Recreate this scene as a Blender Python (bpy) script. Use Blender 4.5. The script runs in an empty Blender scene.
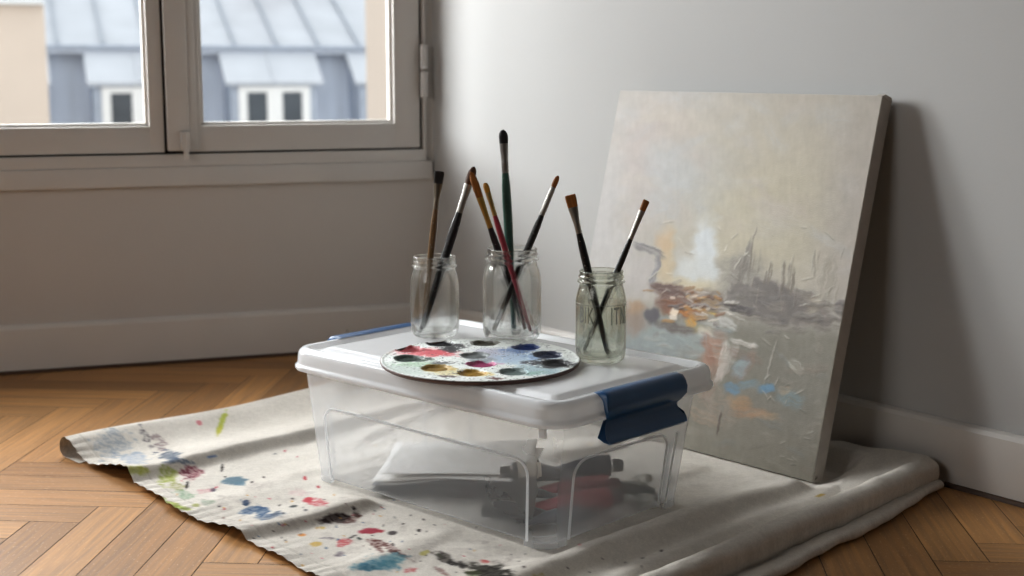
import bpy, bmesh, math, random
import numpy as np
from mathutils import Vector, Matrix, Quaternion
random.seed(7)
rng = np.random.default_rng(11)
scene = bpy.context.scene
COL = scene.collection
PI = math.pi

# ------------------------------------------------------------------ camera maths (photo is 1024x576)
FPX, HY, CAMH = 1400.0, 65.0, 0.70
PITCH = math.atan((288 - HY) / FPX)
FW = Vector((0, math.cos(PITCH), -math.sin(PITCH)))
UP = Vector((0, math.sin(PITCH), math.cos(PITCH)))
RT = Vector((1, 0, 0))
CP = Vector((0, 0, CAMH))
def ray(x, y): return FW * FPX + RT * (x - 512) + UP * (288 - y)
def onz(x, y, z=0.0):
    d = ray(x, y); return CP + d * ((z - CAMH) / d.z)
def onplane(x, y, P, n):
    d = ray(x, y); return CP + d * ((P - CP).dot(n) / d.dot(n))
def aty(x, y, Y):
    d = ray(x, y); return CP + d * (Y / d.y)
def proj_np(P):
    v = P - np.array(CP)
    dep = v @ np.array(FW)
    return 512 + FPX * (v @ np.array(RT)) / dep, 288 - FPX * (v @ np.array(UP)) / dep

# ------------------------------------------------------------------ helpers
def lin(c):
    return tuple(((v / 255.0) / 12.92 if v / 255.0 <= 0.04045 else ((v / 255.0 + 0.055) / 1.055) ** 2.4) for v in c)
def lin_np(a):
    a = np.asarray(a, float) / 255.0
    return np.where(a <= 0.04045, a / 12.92, ((a + 0.055) / 1.055) ** 2.4)

def new_mat(name):
    m = bpy.data.materials.new(name); m.use_nodes = True
    nt = m.node_tree; nt.nodes.clear()
    out = nt.nodes.new('ShaderNodeOutputMaterial')
    return m, nt, out
def N(nt, t, **kw):
    n = nt.nodes.new(t)
    for k, v in kw.items():
        if k.startswith('i_'):
            key = k[2:]
            n.inputs[int(key) if key.isdigit() else key.replace('_', ' ')].default_value = v
        else: setattr(n, k, v)
    return n
def pbr(name, c, rough=0.5, metal=0.0, var=0.08, vscale=8.0, bump=0.0, bscale=60.0, spec=0.5, coat=0.0, attr=None, stretch=None, dirt=None):
    """procedural principled material: base colour with noise variation and a noise bump"""
    m, nt, out = new_mat(name); L = nt.links
    p = N(nt, 'ShaderNodeBsdfPrincipled'); L.new(p.outputs[0], out.inputs[0])
    p.inputs['Roughness'].default_value = rough; p.inputs['Metallic'].default_value = metal
    p.inputs['Specular IOR Level'].default_value = spec
    if coat: p.inputs['Coat Weight'].default_value = coat
    tc = N(nt, 'ShaderNodeTexCoord')
    src = tc.outputs['Object']
    if stretch:
        mp = N(nt, 'ShaderNodeMapping'); mp.inputs['Scale'].default_value = stretch
        L.new(src, mp.inputs[0]); src = mp.outputs[0]
    nz = N(nt, 'ShaderNodeTexNoise'); nz.inputs['Scale'].default_value = vscale; nz.inputs['Detail'].default_value = 6
    L.new(src, nz.inputs['Vector'])
    mr = N(nt, 'ShaderNodeMapRange'); mr.inputs[1].default_value = 0.25; mr.inputs[2].default_value = 0.75
    mr.inputs[3].default_value = 1 - var; mr.inputs[4].default_value = 1 + var
    L.new(nz.outputs[0], mr.inputs[0])
    mx = N(nt, 'ShaderNodeVectorMath', operation='SCALE')
    if attr:
        at = N(nt, 'ShaderNodeAttribute', attribute_name=attr); L.new(at.outputs['Color'], mx.inputs[0])
    else:
        mx.inputs[0].default_value = lin(c)
    L.new(mr.outputs[0], mx.inputs['Scale'])
    col = mx.outputs[0]
    if dirt:
        n3 = N(nt, 'ShaderNodeTexNoise'); n3.inputs['Scale'].default_value = dirt[1]; n3.inputs['Detail'].default_value = 8
        L.new(src, n3.inputs['Vector'])
        cr = N(nt, 'ShaderNodeMapRange'); cr.inputs[1].default_value = dirt[2]; cr.inputs[2].default_value = dirt[2] + 0.06
        L.new(n3.outputs[0], cr.inputs[0])
        mc = N(nt, 'ShaderNodeMix', data_type='RGBA'); L.new(cr.outputs[0], mc.inputs[0]); L.new(col, mc.inputs[6])
        mc.inputs[7].default_value = (*lin(dirt[0]), 1); col = mc.outputs[2]
    L.new(col, p.inputs['Base Color'])
    if bump:
        n2 = N(nt, 'ShaderNodeTexNoise'); n2.inputs['Scale'].default_value = bscale; n2.inputs['Detail'].default_value = 4
        L.new(src, n2.inputs['Vector'])
        b = N(nt, 'ShaderNodeBump'); b.inputs['Strength'].default_value = bump; b.inputs['Distance'].default_value = 0.004
        L.new(n2.outputs[0], b.inputs['Height']); L.new(b.outputs[0], p.inputs['Normal'])
    return m

def link(name, me, m=None, parent=None, mw=None):
    o = bpy.data.objects.new(name, me); COL.objects.link(o)
    if m is not None and me is not None: me.materials.append(m)
    if parent is not None: o.parent = parent
    if mw is not None: o.matrix_world = mw
    return o
def bm_obj(name, bm, m, parent=None, mw=None, smooth=True, angle=35):
    bmesh.ops.recalc_face_normals(bm, faces=bm.faces)
    me = bpy.data.meshes.new(name); bm.to_mesh(me); bm.free()
    if smooth:
        me.polygons.foreach_set('use_smooth', [True] * len(me.polygons))
        me.set_sharp_from_angle(angle=math.radians(angle))
    return link(name, me, m, parent, mw)
def tag(o, label=None, cat=None, group=None, kind=None):
    if label: o['label'] = label
    if cat: o['category'] = cat
    if group: o['group'] = group
    if kind: o['kind'] = kind
    return o
def thing(name, label, cat, mw=None, group=None):
    o = bpy.data.objects.new(name, None); COL.objects.link(o); o.empty_display_size = 0.05
    if mw is not None: o.matrix_world = mw
    return tag(o, label, cat, group)
def BM(): return bmesh.new()
def box(bm, x0, x1, y0, y1, z0, z1, bev=0.0, seg=2):
    r = bmesh.ops.create_cube(bm, size=1.0)
    vs = r['verts']
    for v in vs:
        v.co = Vector((x0 + (v.co.x + .5) * (x1 - x0), y0 + (v.co.y + .5) * (y1 - y0), z0 + (v.co.z + .5) * (z1 - z0)))
    if bev > 0:
        es = list({e for v in vs for e in v.link_edges})
        bmesh.ops.bevel(bm, geom=es, offset=bev, segments=seg, profile=0.6, affect='EDGES')
def prism(bm, pts, axis_pts0, axis_pts1):
    """extrude 2D profile pts (list of (a,b)) between two mapping functions"""
    A = [bm.verts.new(axis_pts0(a, b)) for a, b in pts]
    B_ = [bm.verts.new(axis_pts1(a, b)) for a, b in pts]
    n = len(pts)
    for i in range(n):
        bm.faces.new((A[i], A[(i + 1) % n], B_[(i + 1) % n], B_[i]))
    bm.faces.new(A); bm.faces.new(B_[::-1])
def loops(bm, rings, close_start=True, close_end=True, cyc=True):
    R_ = [[bm.verts.new(p) for p in r] for r in rings]
    for a, b in zip(R_[:-1], R_[1:]):
        n = len(a)
        for i in range(n if cyc else n - 1):
            j = (i + 1) % n
            bm.faces.new((a[i], a[j], b[j], b[i]))
    if close_start: bm.faces.new(R_[0][::-1])
    if close_end: bm.faces.new(R_[-1])
def lathe(bm, prof, seg=48, cx=0, cy=0, closed=False):
    rings = []
    for r, z in prof:
        rings.append([Vector((cx + max(r, 1e-5) * math.cos(2 * PI * i / seg), cy + max(r, 1e-5) * math.sin(2 * PI * i / seg), z)) for i in range(seg)])
    if closed: rings.append([v.copy() for v in rings[0]])
    loops(bm, rings, not closed, not closed)
    if closed: bmesh.ops.remove_doubles(bm, verts=bm.verts, dist=1e-7)
def tube(bm, pts, r, seg=8, cap=True):
    pts = [Vector(p) for p in pts]
    rings = []; prev = None
    for i, p in enumerate(pts):
        t = (pts[min(i + 1, len(pts) - 1)] - pts[max(i - 1, 0)]).normalized()
        if prev is None:
            a = t.orthogonal().normalized()
        else:
            a = (prev - t * prev.dot(t)).normalized()
        prev = a; b = t.cross(a)
        rr = r[i] if isinstance(r, (list, tuple)) else r
        rings.append([p + (a * math.cos(2 * PI * k / seg) + b * math.sin(2 * PI * k / seg)) * rr for k in range(seg)])
    loops(bm, rings, cap, cap)
def rrect(u0, u1, v0, v1, r, z, seg=8):
    pts = []
    for cu, cv, a0 in ((u1 - r, v1 - r, 0), (u0 + r, v1 - r, PI / 2), (u0 + r, v0 + r, PI), (u1 - r, v0 + r, 3 * PI / 2)):
        for k in range(seg + 1):
            a = a0 + PI / 2 * k / seg
            pts.append(Vector((cu + r * math.cos(a), cv + r * math.sin(a), z)))
    return pts
def frame(origin, xa, ya, za=Vector((0, 0, 1))):
    return Matrix(((xa[0], ya[0], za[0], origin[0]), (xa[1], ya[1], za[1], origin[1]), (xa[2], ya[2], za[2], origin[2]), (0, 0, 0, 1)))

# value noise
_P = rng.random((256, 256))
def vnoise(x, y):
    xi = np.floor(x).astype(int); yi = np.floor(y).astype(int)
    fx = x - xi; fy = y - yi
    fx = fx * fx * (3 - 2 * fx); fy = fy * fy * (3 - 2 * fy)
    g = lambda a, b: _P[a % 256, b % 256]
    return (g(xi, yi) * (1 - fx) + g(xi + 1, yi) * fx) * (1 - fy) + (g(xi, yi + 1) * (1 - fx) + g(xi + 1, yi + 1) * fx) * fy
def fbm(x, y, o=4):
    s = 0; a = 0.5; t = 0
    for k in range(o):
        s = s + a * vnoise(x * 2 ** k + 17.3 * k, y * 2 ** k + 9.1 * k); t += a; a *= 0.5
    return s / t
def sstep(a, b, x):
    t = np.clip((x - a) / (b - a), 0, 1); return t * t * (3 - 2 * t)
def grid_mesh(name, P, col=None, mat=None, parent=None, mw=None, flip=False):
    n, m = P.shape[:2]
    me = bpy.data.meshes.new(name)
    idx = np.arange(n * m).reshape(n, m)
    f = np.stack([idx[:-1, :-1], idx[1:, :-1], idx[1:, 1:], idx[:-1, 1:]], -1).reshape(-1, 4)
    if flip: f = f[:, ::-1]
    me.vertices.add(n * m); me.vertices.foreach_set('co', P.reshape(-1).astype(np.float32))
    nf = len(f)
    me.loops.add(nf * 4); me.loops.foreach_set('vertex_index', f.reshape(-1).astype(np.int32))
    me.polygons.add(nf); me.polygons.foreach_set('loop_start', (np.arange(nf) * 4).astype(np.int32))
    me.polygons.foreach_set('use_smooth', np.ones(nf, bool))
    me.update(calc_edges=True)
    if col is not None: set_col(me, col.reshape(-1, 3))
    return link(name, me, mat, parent, mw)
def set_col(me, c, name='Col'):
    ca = me.color_attributes.new(name, 'FLOAT_COLOR', 'POINT')
    a = np.ones((len(c), 4), np.float32); a[:, :3] = c
    ca.data.foreach_set('color', a.reshape(-1))

# ------------------------------------------------------------------ layout
def vpdir(vx):
    az = math.atan((vx - 512) / math.hypot(FPX, 288 - HY)); return Vector((math.sin(az), math.cos(az), 0))
W_R = onz(950, 487); W_B = onz(0, 375)
DR = vpdir(-597); DB = vpdir(4600)
NR = Vector((-DR.y, DR.x, 0));  NR = -NR if (CP - W_R).dot(NR) < 0 else NR    # into the room
NB = Vector((DB.y, -DB.x, 0));  NB = -NB if (CP - W_B).dot(NB) < 0 else NB
def isect(P, d, Q, n): return P + d * ((Q - P).dot(n) / d.dot(n))
BBT = 0.014                                                   # baseboard thickness
C_BB = isect(W_B, DB, W_R, NR)                                 # corner of the baseboard fronts
CW = isect(W_B - NB * BBT, DB, W_R - NR * BBT, NR)             # corner of the wall faces
MB = frame(CW, DB, -NB)          # window wall: x to the right (corner at 0), y outwards, z up
MR = frame(CW, -DR, NR)          # right wall: x towards the camera, y into the room
def s_of(x, y): return (onplane(x, y, CW, NB) - CW).dot(DB)
def z_of(x, y): return onplane(x, y, CW, NB).z

# ------------------------------------------------------------------ materials
M = {}
M['wall'] = pbr('wall_paint', (188, 188, 187), 0.75, var=0.02, vscale=3, bump=0.05, bscale=170, dirt=((120, 112, 104), 9.0, 0.80))
M['wallb'] = pbr('wall_paint_under_window', (200, 195, 190), 0.7, var=0.03, vscale=3, bump=0.08, bscale=120)
M['trim'] = pbr('white_gloss_trim', (216, 212, 207), 0.42, var=0.03, vscale=6, bump=0.05, bscale=40, dirt=((60, 55, 50), 24.0, 0.74))
M['frame'] = pbr('window_frame_paint', (206, 202, 198), 0.45, var=0.03, vscale=5, bump=0.03, bscale=50)
M['gap'] = pbr('dark_gap', (30, 26, 23), 0.9)
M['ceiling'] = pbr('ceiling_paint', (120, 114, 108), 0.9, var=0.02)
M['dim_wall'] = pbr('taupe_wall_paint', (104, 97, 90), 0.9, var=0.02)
M['shoe'] = pbr('dark_wood_shoe', (78, 54, 36), 0.5, var=0.2, vscale=20, stretch=(1, 8, 8))
M['zinc'] = pbr('zinc_roof', (192, 196, 202), 0.55, var=0.10, vscale=1.4)
M['zinc_dark'] = pbr('zinc_seam', (172, 178, 186), 0.6, var=0.08)
M['slate'] = pbr('blue_grey_mansard', (212, 218, 228), 0.65, var=0.12, vscale=1.2, stretch=(3, 3, .4))
M['slate_dark'] = pbr('slate_cheek', (178, 186, 198), 0.7, var=0.1)
M['hood'] = pbr('zinc_hood', (196, 200, 206), 0.5, var=0.06, vscale=2)
M['whitewood'] = pbr('white_window_wood', (240, 240, 238), 0.5, var=0.03)
M['dkglass'] = pbr('dark_window_pane', (88, 94, 100), 0.12, var=0.2, vscale=2)
M['stone'] = pbr('beige_render', (226, 212, 198), 0.85, var=0.07, vscale=0.9, bump=0.1, bscale=8)
M['brick'] = pbr('pinkish_chimney', (214, 186, 172), 0.85, var=0.1, vscale=5)
M['blue'] = pbr('blue_latch_plastic', (18, 76, 124), 0.30, var=0.05, vscale=14, bump=0.03, bscale=180)
M['paper'] = pbr('white_paper', (244, 243, 240), 0.8, var=0.02)
M['paper_grey'] = pbr('grey_paper', (120, 122, 126), 0.8, var=0.1, vscale=12)
M['paper_dark'] = pbr('dark_paper', (52, 54, 58), 0.75, var=0.15, vscale=14)

def floor_mat():
    m, nt, out = new_mat('oak_parquet'); L = nt.links
    p = N(nt, 'ShaderNodeBsdfPrincipled'); L.new(p.outputs[0], out.inputs[0])
    at = N(nt, 'ShaderNodeAttribute', attribute_name='Col')
    uv = N(nt, 'ShaderNodeUVMap', uv_map='grain')
    mp = N(nt, 'ShaderNodeMapping'); mp.inputs['Scale'].default_value = (2.2, 55, 1); L.new(uv.outputs[0], mp.inputs[0])
    g = N(nt, 'ShaderNodeTexNoise'); g.inputs['Scale'].default_value = 2.0; g.inputs['Detail'].default_value = 8; g.inputs['Distortion'].default_value = 0.6
    L.new(mp.outputs[0], g.inputs['Vector'])
    mr = N(nt, 'ShaderNodeMapRange'); mr.inputs[1].default_value = .3; mr.inputs[2].default_value = .75; mr.inputs[3].default_value = .70; mr.inputs[4].default_value = 1.22
    L.new(g.outputs[0], mr.inputs[0])
    sc = N(nt, 'ShaderNodeVectorMath', operation='SCALE'); L.new(at.outputs['Color'], sc.inputs[0]); L.new(mr.outputs[0], sc.inputs['Scale'])
    # worn pale scratches / dust specks
    mp2 = N(nt, 'ShaderNodeMapping'); mp2.inputs['Scale'].default_value = (40, 90, 1); L.new(uv.outputs[0], mp2.inputs[0])
    n2 = N(nt, 'ShaderNodeTexNoise'); n2.inputs['Scale'].default_value = 3.0; n2.inputs['Detail'].default_value = 5; L.new(mp2.outputs[0], n2.inputs['Vector'])
    r2 = N(nt, 'ShaderNodeMapRange'); r2.inputs[1].default_value = .60; r2.inputs[2].default_value = .72; r2.inputs[4].default_value = 0.6; L.new(n2.outputs[0], r2.inputs[0])
    mx = N(nt, 'ShaderNodeMix', data_type='RGBA'); L.new(r2.outputs[0], mx.inputs[0]); L.new(sc.outputs[0], mx.inputs[6]); mx.inputs[7].default_value = (*lin((206, 170, 124)), 1)
    L.new(mx.outputs[2], p.inputs['Base Color'])
    rr = N(nt, 'ShaderNodeMapRange'); rr.inputs[3].default_value = .34; rr.inputs[4].default_value = .62; L.new(g.outputs[0], rr.inputs[0]); L.new(rr.outputs[0], p.inputs['Roughness'])
    b = N(nt, 'ShaderNodeBump'); b.inputs['Strength'].default_value = .25; b.inputs['Distance'].default_value = .002
    L.new(g.outputs[0], b.inputs['Height']); L.new(b.outputs[0], p.inputs['Normal'])
    return m
M['floor'] = floor_mat()

def schlick(nt, f0=.04, k=.96, pw=5.0):
    lw = N(nt, 'ShaderNodeLayerWeight'); lw.inputs[0].default_value = .5
    p = N(nt, 'ShaderNodeMath', operation='POWER'); p.inputs[1].default_value = pw; nt.links.new(lw.outputs['Facing'], p.inputs[0])
    m = N(nt, 'ShaderNodeMath', operation='MULTIPLY_ADD', use_clamp=True); m.inputs[1].default_value = k; m.inputs[2].default_value = f0
    nt.links.new(p.outputs[0], m.inputs[0]); return m.outputs[0]
def plastic_mat(name, haze, tint=(0.975, 0.98, 0.985), rough=0.18, spots=0.0, cloud=0.04, graze=.20, tlw=.6):
    m, nt, out = new_mat(name); L = nt.links
    tr = N(nt, 'ShaderNodeBsdfTransparent'); tr.inputs[0].default_value = (*tint, 1)
    df = N(nt, 'ShaderNodeBsdfDiffuse'); df.inputs[0].default_value = (.93, .95, .975, 1)
    tl = N(nt, 'ShaderNodeBsdfTranslucent'); tl.inputs[0].default_value = (.96, .965, .97, 1)
    ms = N(nt, 'ShaderNodeMixShader'); ms.inputs[0].default_value = tlw; L.new(df.outputs[0], ms.inputs[1]); L.new(tl.outputs[0], ms.inputs[2])
    tc = N(nt, 'ShaderNodeTexCoord')
    nz = N(nt, 'ShaderNodeTexNoise'); nz.inputs['Scale'].default_value = 9; nz.inputs['Detail'].default_value = 4; L.new(tc.outputs['Object'], nz.inputs['Vector'])
    mr = N(nt, 'ShaderNodeMapRange'); mr.inputs[1].default_value = .3; mr.inputs[2].default_value = .7; mr.inputs[3].default_value = max(0, haze - cloud * .5); mr.inputs[4].default_value = min(1, haze + cloud * .5)
    L.new(nz.outputs[0], mr.inputs[0])
    lw = N(nt, 'ShaderNodeLayerWeight'); lw.inputs[0].default_value = .35       # longer path through the plastic at grazing angles
    ma = N(nt, 'ShaderNodeMath', operation='MULTIPLY_ADD', use_clamp=True); ma.inputs[1].default_value = graze; L.new(lw.outputs['Facing'], ma.inputs[0]); L.new(mr.outputs[0], ma.inputs[2])
    mm = N(nt, 'ShaderNodeMixShader'); L.new(ma.outputs[0], mm.inputs[0]); L.new(tr.outputs[0], mm.inputs[1]); L.new(ms.outputs[0], mm.inputs[2])
    gl = N(nt, 'ShaderNodeBsdfGlossy'); gl.inputs['Roughness'].default_value = rough
    m2 = N(nt, 'ShaderNodeMixShader'); L.new(schlick(nt, .04, .8), m2.inputs[0]); L.new(mm.outputs[0], m2.inputs[1]); L.new(gl.outputs[0], m2.inputs[2])
    L.new(m2.outputs[0], out.inputs[0])
    return m
M['clear'] = plastic_mat('cloudy_clear_plastic', 0.23, rough=.22)
M['base'] = plastic_mat('cloudy_clear_base', 0.07, rough=.3, graze=.05)
M['rib'] = plastic_mat('plastic_moulded_rib', 0.65, rough=.2)
M['lid'] = plastic_mat('frosted_lid_plastic', 0.88, tint=(.98, .99, 1), rough=.20, cloud=.06, graze=.12, tlw=.35)

def glass_mat(name, col, mixt=0.0, rough=0.0):
    m, nt, out = new_mat(name); L = nt.links
    g = N(nt, 'ShaderNodeBsdfGlass'); g.inputs['Color'].default_value = (*col, 1); g.inputs['Roughness'].default_value = rough; g.inputs['IOR'].default_value = 1.47
    if mixt:
        t = N(nt, 'ShaderNodeBsdfTransparent'); t.inputs[0].default_value = (*col, 1)
        ms = N(nt, 'ShaderNodeMixShader'); ms.inputs[0].default_value = mixt
        L.new(g.outputs[0], ms.inputs[1]); L.new(t.outputs[0], ms.inputs[2]); L.new(ms.outputs[0], out.inputs[0])
    else: L.new(g.outputs[0], out.inputs[0])
    return m
M['jar'] = glass_mat('clear_jar_glass', (.985, .99, .985), .35)
M['jar2'] = glass_mat('greenish_jar_glass', (.965, .975, .945), .35)
def pane_mat():
    m, nt, out = new_mat('window_glass'); L = nt.links
    t = N(nt, 'ShaderNodeBsdfTransparent'); t.inputs[0].default_value = (.96, .97, .97, 1)
    g = N(nt, 'ShaderNodeBsdfGlossy'); g.inputs['Roughness'].default_value = .02
    ms = N(nt, 'ShaderNodeMixShader'); L.new(schlick(nt, .03, .9), ms.inputs[0]); L.new(t.outputs[0], ms.inputs[1]); L.new(g.outputs[0], ms.inputs[2]); L.new(ms.outputs[0], out.inputs[0])
    return m
M['pane'] = pane_mat()

# ------------------------------------------------------------------ floor: herringbone parquet in one mesh
def build_floor():
    W, Lp = 0.080, 0.480; g = 0.0007
    ang = math.radians(-4)
    ca, sa = math.cos(ang), math.sin(ang)
    verts, faces, cols, uvs = [], [], [], []
    def rect(x0, x1, y0, y1, horiz):
        cx, cy = (x0 + x1) / 2, (y0 + y1) / 2
        wx, wy = cx * ca - cy * sa, cx * sa + cy * ca
        wx += -.02; wy += 2.2
        if wx < -3.0 or wx > 2.6 or wy < 0.6 or wy > 4.0: return
        b = len(verts)
        t = random.random(); k = 0.84 + 0.3 * random.random()
        base = np.array(lin((164, 118, 68))) * (1 - t) + np.array(lin((186, 138, 84))) * t
        c = base * k
        ou, ov = random.random() * 40, random.random() * 40
        for (x, y) in ((x0 + g, y0 + g), (x1 - g, y0 + g), (x1 - g, y1 - g), (x0 + g, y1 - g)):
            verts.append((x * ca - y * sa - .02, x * sa + y * ca + 2.2, 0.0)); cols.append(c)
            uvs.append((x + ou, y + ov) if horiz else (y + ou, x + ov))
        faces.append((b, b + 1, b + 2, b + 3))
    R_ = 34
    for i in range(-R_, R_):
        for j in range(-8, 9):
            ox = i * W + j * Lp; oy = i * W - j * Lp
            rect(ox, ox + Lp, oy, oy + W, True)
            rect(ox + Lp, ox + Lp + W, oy + W - Lp, oy + W, False)
    # dark joint bed and far floor in the same mesh
    b = len(verts)
    for (x, y, z) in ((-4, -1.5, -.0012), (4.2, -1.5, -.0012), (4.2, 4.6, -.0012), (-4, 4.6, -.0012)):
        verts.append((x, y, z)); cols.append(np.array(lin((38, 24, 14)))); uvs.append((x, y))
    faces.append((b, b + 1, b + 2, b + 3))
    me = bpy.data.meshes.new('floor'); me.from_pydata(verts, [], faces)
    set_col(me, np.array(cols))
    ul = me.uv_layers.new(name='grain'); ul.data.foreach_set('uv', np.array(uvs, np.float32).reshape(-1))
    o = link('floor', me, M['floor']); tag(o, kind='structure')
build_floor()

# ------------------------------------------------------------------ room shell
WIN_S0, WIN_S1 = -2.36, -0.020
WIN_SM = -1.19                                               # post beside the third leaf, added out of view to admit the key lamp
Z_SILL_LO, Z_SILL_HI = z_of(200, 185), z_of(200, 164)
Z_WIN0 = Z_SILL_HI; Z_WIN1 = 2.15
CEIL = 2.75
def struct(name, bm, m, mw=None, **k):
    o = bm_obj(name, bm, m, None, mw, **k); o['kind'] = 'structure'; return o
bm = BM(); T = .22
box(bm, -3.6, 0.35, 0, T, 0, Z_WIN0); box(bm, -3.6, 0.35, 0, T, Z_WIN1, CEIL)
box(bm, -3.6, WIN_S0, 0, T, Z_WIN0, Z_WIN1); box(bm, WIN_S1, 0.35, 0, T, Z_WIN0, Z_WIN1)
struct('wall_back', bm, M['wallb'], MB, smooth=False)
bm = BM(); box(bm, -.0, 6.2, -.2, 0, 0, CEIL); struct('wall_right', bm, M['wall'], MR, smooth=False)
wl = MB @ Vector((-3.4, 0, 0))
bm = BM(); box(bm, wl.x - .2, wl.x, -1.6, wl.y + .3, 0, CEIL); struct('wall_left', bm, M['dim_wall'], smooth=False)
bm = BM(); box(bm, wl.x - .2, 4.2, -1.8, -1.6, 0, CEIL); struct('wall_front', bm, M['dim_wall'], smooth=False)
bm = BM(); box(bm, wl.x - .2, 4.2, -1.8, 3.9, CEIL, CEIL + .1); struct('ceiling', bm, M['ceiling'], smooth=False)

BBH = 0.112
prof = [(0, 0.004), (BBT, 0.004), (BBT, BBH - .010), (BBT - .004, BBH - .003), (0.004, BBH), (0, BBH)]
bm = BM(); prism(bm, prof, lambda a, b: Vector((-3.4, -a, b)), lambda a, b: Vector((-.004, -a, b))); struct('baseboard_back', bm, M['trim'], MB, smooth=False)
bm = BM(); prism(bm, prof, lambda a, b: Vector((0.0, a, b)), lambda a, b: Vector((6.0, a, b))); struct('baseboard_right', bm, M['trim'], MR, smooth=False)
# dark wood strip at the foot of the baseboards
shoe = [(BBT - .006, 0.0004), (BBT + .007, 0.0004), (BBT + .005, .006), (BBT - .006, .009)]
bm = BM(); prism(bm, shoe, lambda a, b: Vector((-3.4, -a, b)), lambda a, b: Vector((-.02, -a, b))); struct('trim_1', bm, M['shoe'], MB, smooth=False)
bm = BM(); prism(bm, shoe, lambda a, b: Vector((0.02, a, b)), lambda a, b: Vector((6.0, a, b))); struct('trim_2', bm, M['shoe'], MR, smooth=False)
# sill board under the window
bm = BM(); box(bm, -3.3, -.006, -.016, .0, Z_SILL_LO, Z_SILL_HI - .004, .004); struct('trim_3', bm, M['frame'], MB)

# ------------------------------------------------------------------ window
def build_window():
    root = bpy.data.objects.new('window_1', None); COL.objects.link(root); root.matrix_world = MB; root['kind'] = 'structure'
    zb = z_of(300, 150); zg = z_of(300, 124)
    sr_out, sr_in = s_of(420, 146), s_of(200, 150)
    sl_out = s_of(165, 152)
    gl_r = (s_of(201, 125), s_of(394, 123)); gl_l = (-1.13, s_of(149, 125.5))
    # outer frame (jambs + bottom rail)
    bm = BM()
    box(bm, sr_out + .006, WIN_S1, -.010, .07, Z_WIN0, Z_WIN1, .002)
    box(bm, WIN_S0, WIN_S0 + .03, -.010, .07, Z_WIN0, Z_WIN1, .002); box(bm, WIN_SM - .03, WIN_SM + .03, -.010, .07, Z_WIN0, Z_WIN1, .002)
    box(bm, WIN_S0, WIN_S1, -.012, .07, Z_WIN0 - .004, zb - .004, .002)
    box(bm, WIN_S0, WIN_S1, -.010, .07, Z_WIN1 - .05, Z_WIN1, .002)
    bm_obj('window_frame', bm, M['frame'], root)
    bm = BM(); box(bm, WIN_S0 + .02, WIN_S1 - .004, .012, .05, Z_WIN0 - .01, zb + .012); box(bm, sr_out - .004, sr_out + .014, .010, .03, zb - .01, Z_WIN1 - .03); box(bm, sl_out - .01, sr_in + .0, .006, .05, zb - .01, Z_WIN1 - .03)
    bm_obj('rebate', bm, M['gap'], root, smooth=False)
    for nm, a, b, ga, gb in (('m', WIN_S0 + .034, WIN_SM - .034, WIN_S0 + .09, WIN_SM - .09), ('l', WIN_SM + .034, sl_out, gl_l[0], gl_l[1]), ('r', sr_in - .04, sr_out, gl_r[0], gl_r[1])):
        bm = BM(); y0, y1 = -.004, .04
        box(bm, a, ga, y0, y1, zb, Z_WIN1 - .055, .004); box(bm, gb, b, y0, y1, zb, Z_WIN1 - .055, .004)
        box(bm, ga - .005, gb + .005, y0 + .0005, y1 - .0005, zb, zg, .004); box(bm, ga - .005, gb + .005, y0 + .0005, y1 - .0005, Z_WIN1 - .13, Z_WIN1 - .055, .004)
        s = bm_obj('sash', bm, M['frame'], root)
        bm = BM()   # glazing bead, bright bevel around the glass
        for (q0, q1, w0, w1) in ((ga - .001, ga + .008, zg, Z_WIN1 - .13), (gb - .008, gb + .001, zg, Z_WIN1 - .13), (ga, gb, zg - .001, zg + .007), (ga, gb, Z_WIN1 - .137, Z_WIN1 - .129)):
            box(bm, q0, q1, .010, .036, w0, w1, .002)
        bm_obj('glazing_bead', bm, M['trim'], s)
        bm = BM(); box(bm, ga + .002, gb - .002, .023, .025, zg + .002, Z_WIN1 - .132); bm_obj('pane', bm, M['pane'], s, smooth=False)
    # meeting stile cover with bolt
    x0, x1 = s_of(166, 120), s_of(196, 120)
    bm = BM(); box(bm, x0, x1 - .018, -.022, .0, zb + .004, Z_WIN1 - .06, .005); box(bm, x1 - .024, x1, -.014, .0, zb + .004, Z_WIN1 - .06, .004)
    bm_obj('meeting_stile', bm, M['frame'], root)
    xm = (x0 + x1) / 2
    bm = BM(); box(bm, xm - .006, xm + .016, -.034, -.02, zb + .006, zb + .05, .003); tube(bm, [(xm + .006, -.03, zb - .014), (xm + .006, -.03, zb + .045)], .006, 10)
    bm_obj('bolt', bm, M['frame'], root)
    zh = z_of(426, 70)
    for k, (z0, z1) in enumerate(((z_of(425, 97), z_of(425, 72)), (z_of(425, 69), z_of(425, 45)))):
        bm = BM(); tube(bm, [(sr_out + .007, -.018, z0), (sr_out + .007, -.018, z1)], .0095, 14); bm_obj('hinge', bm, M['frame'], root)
build_window()

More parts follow.
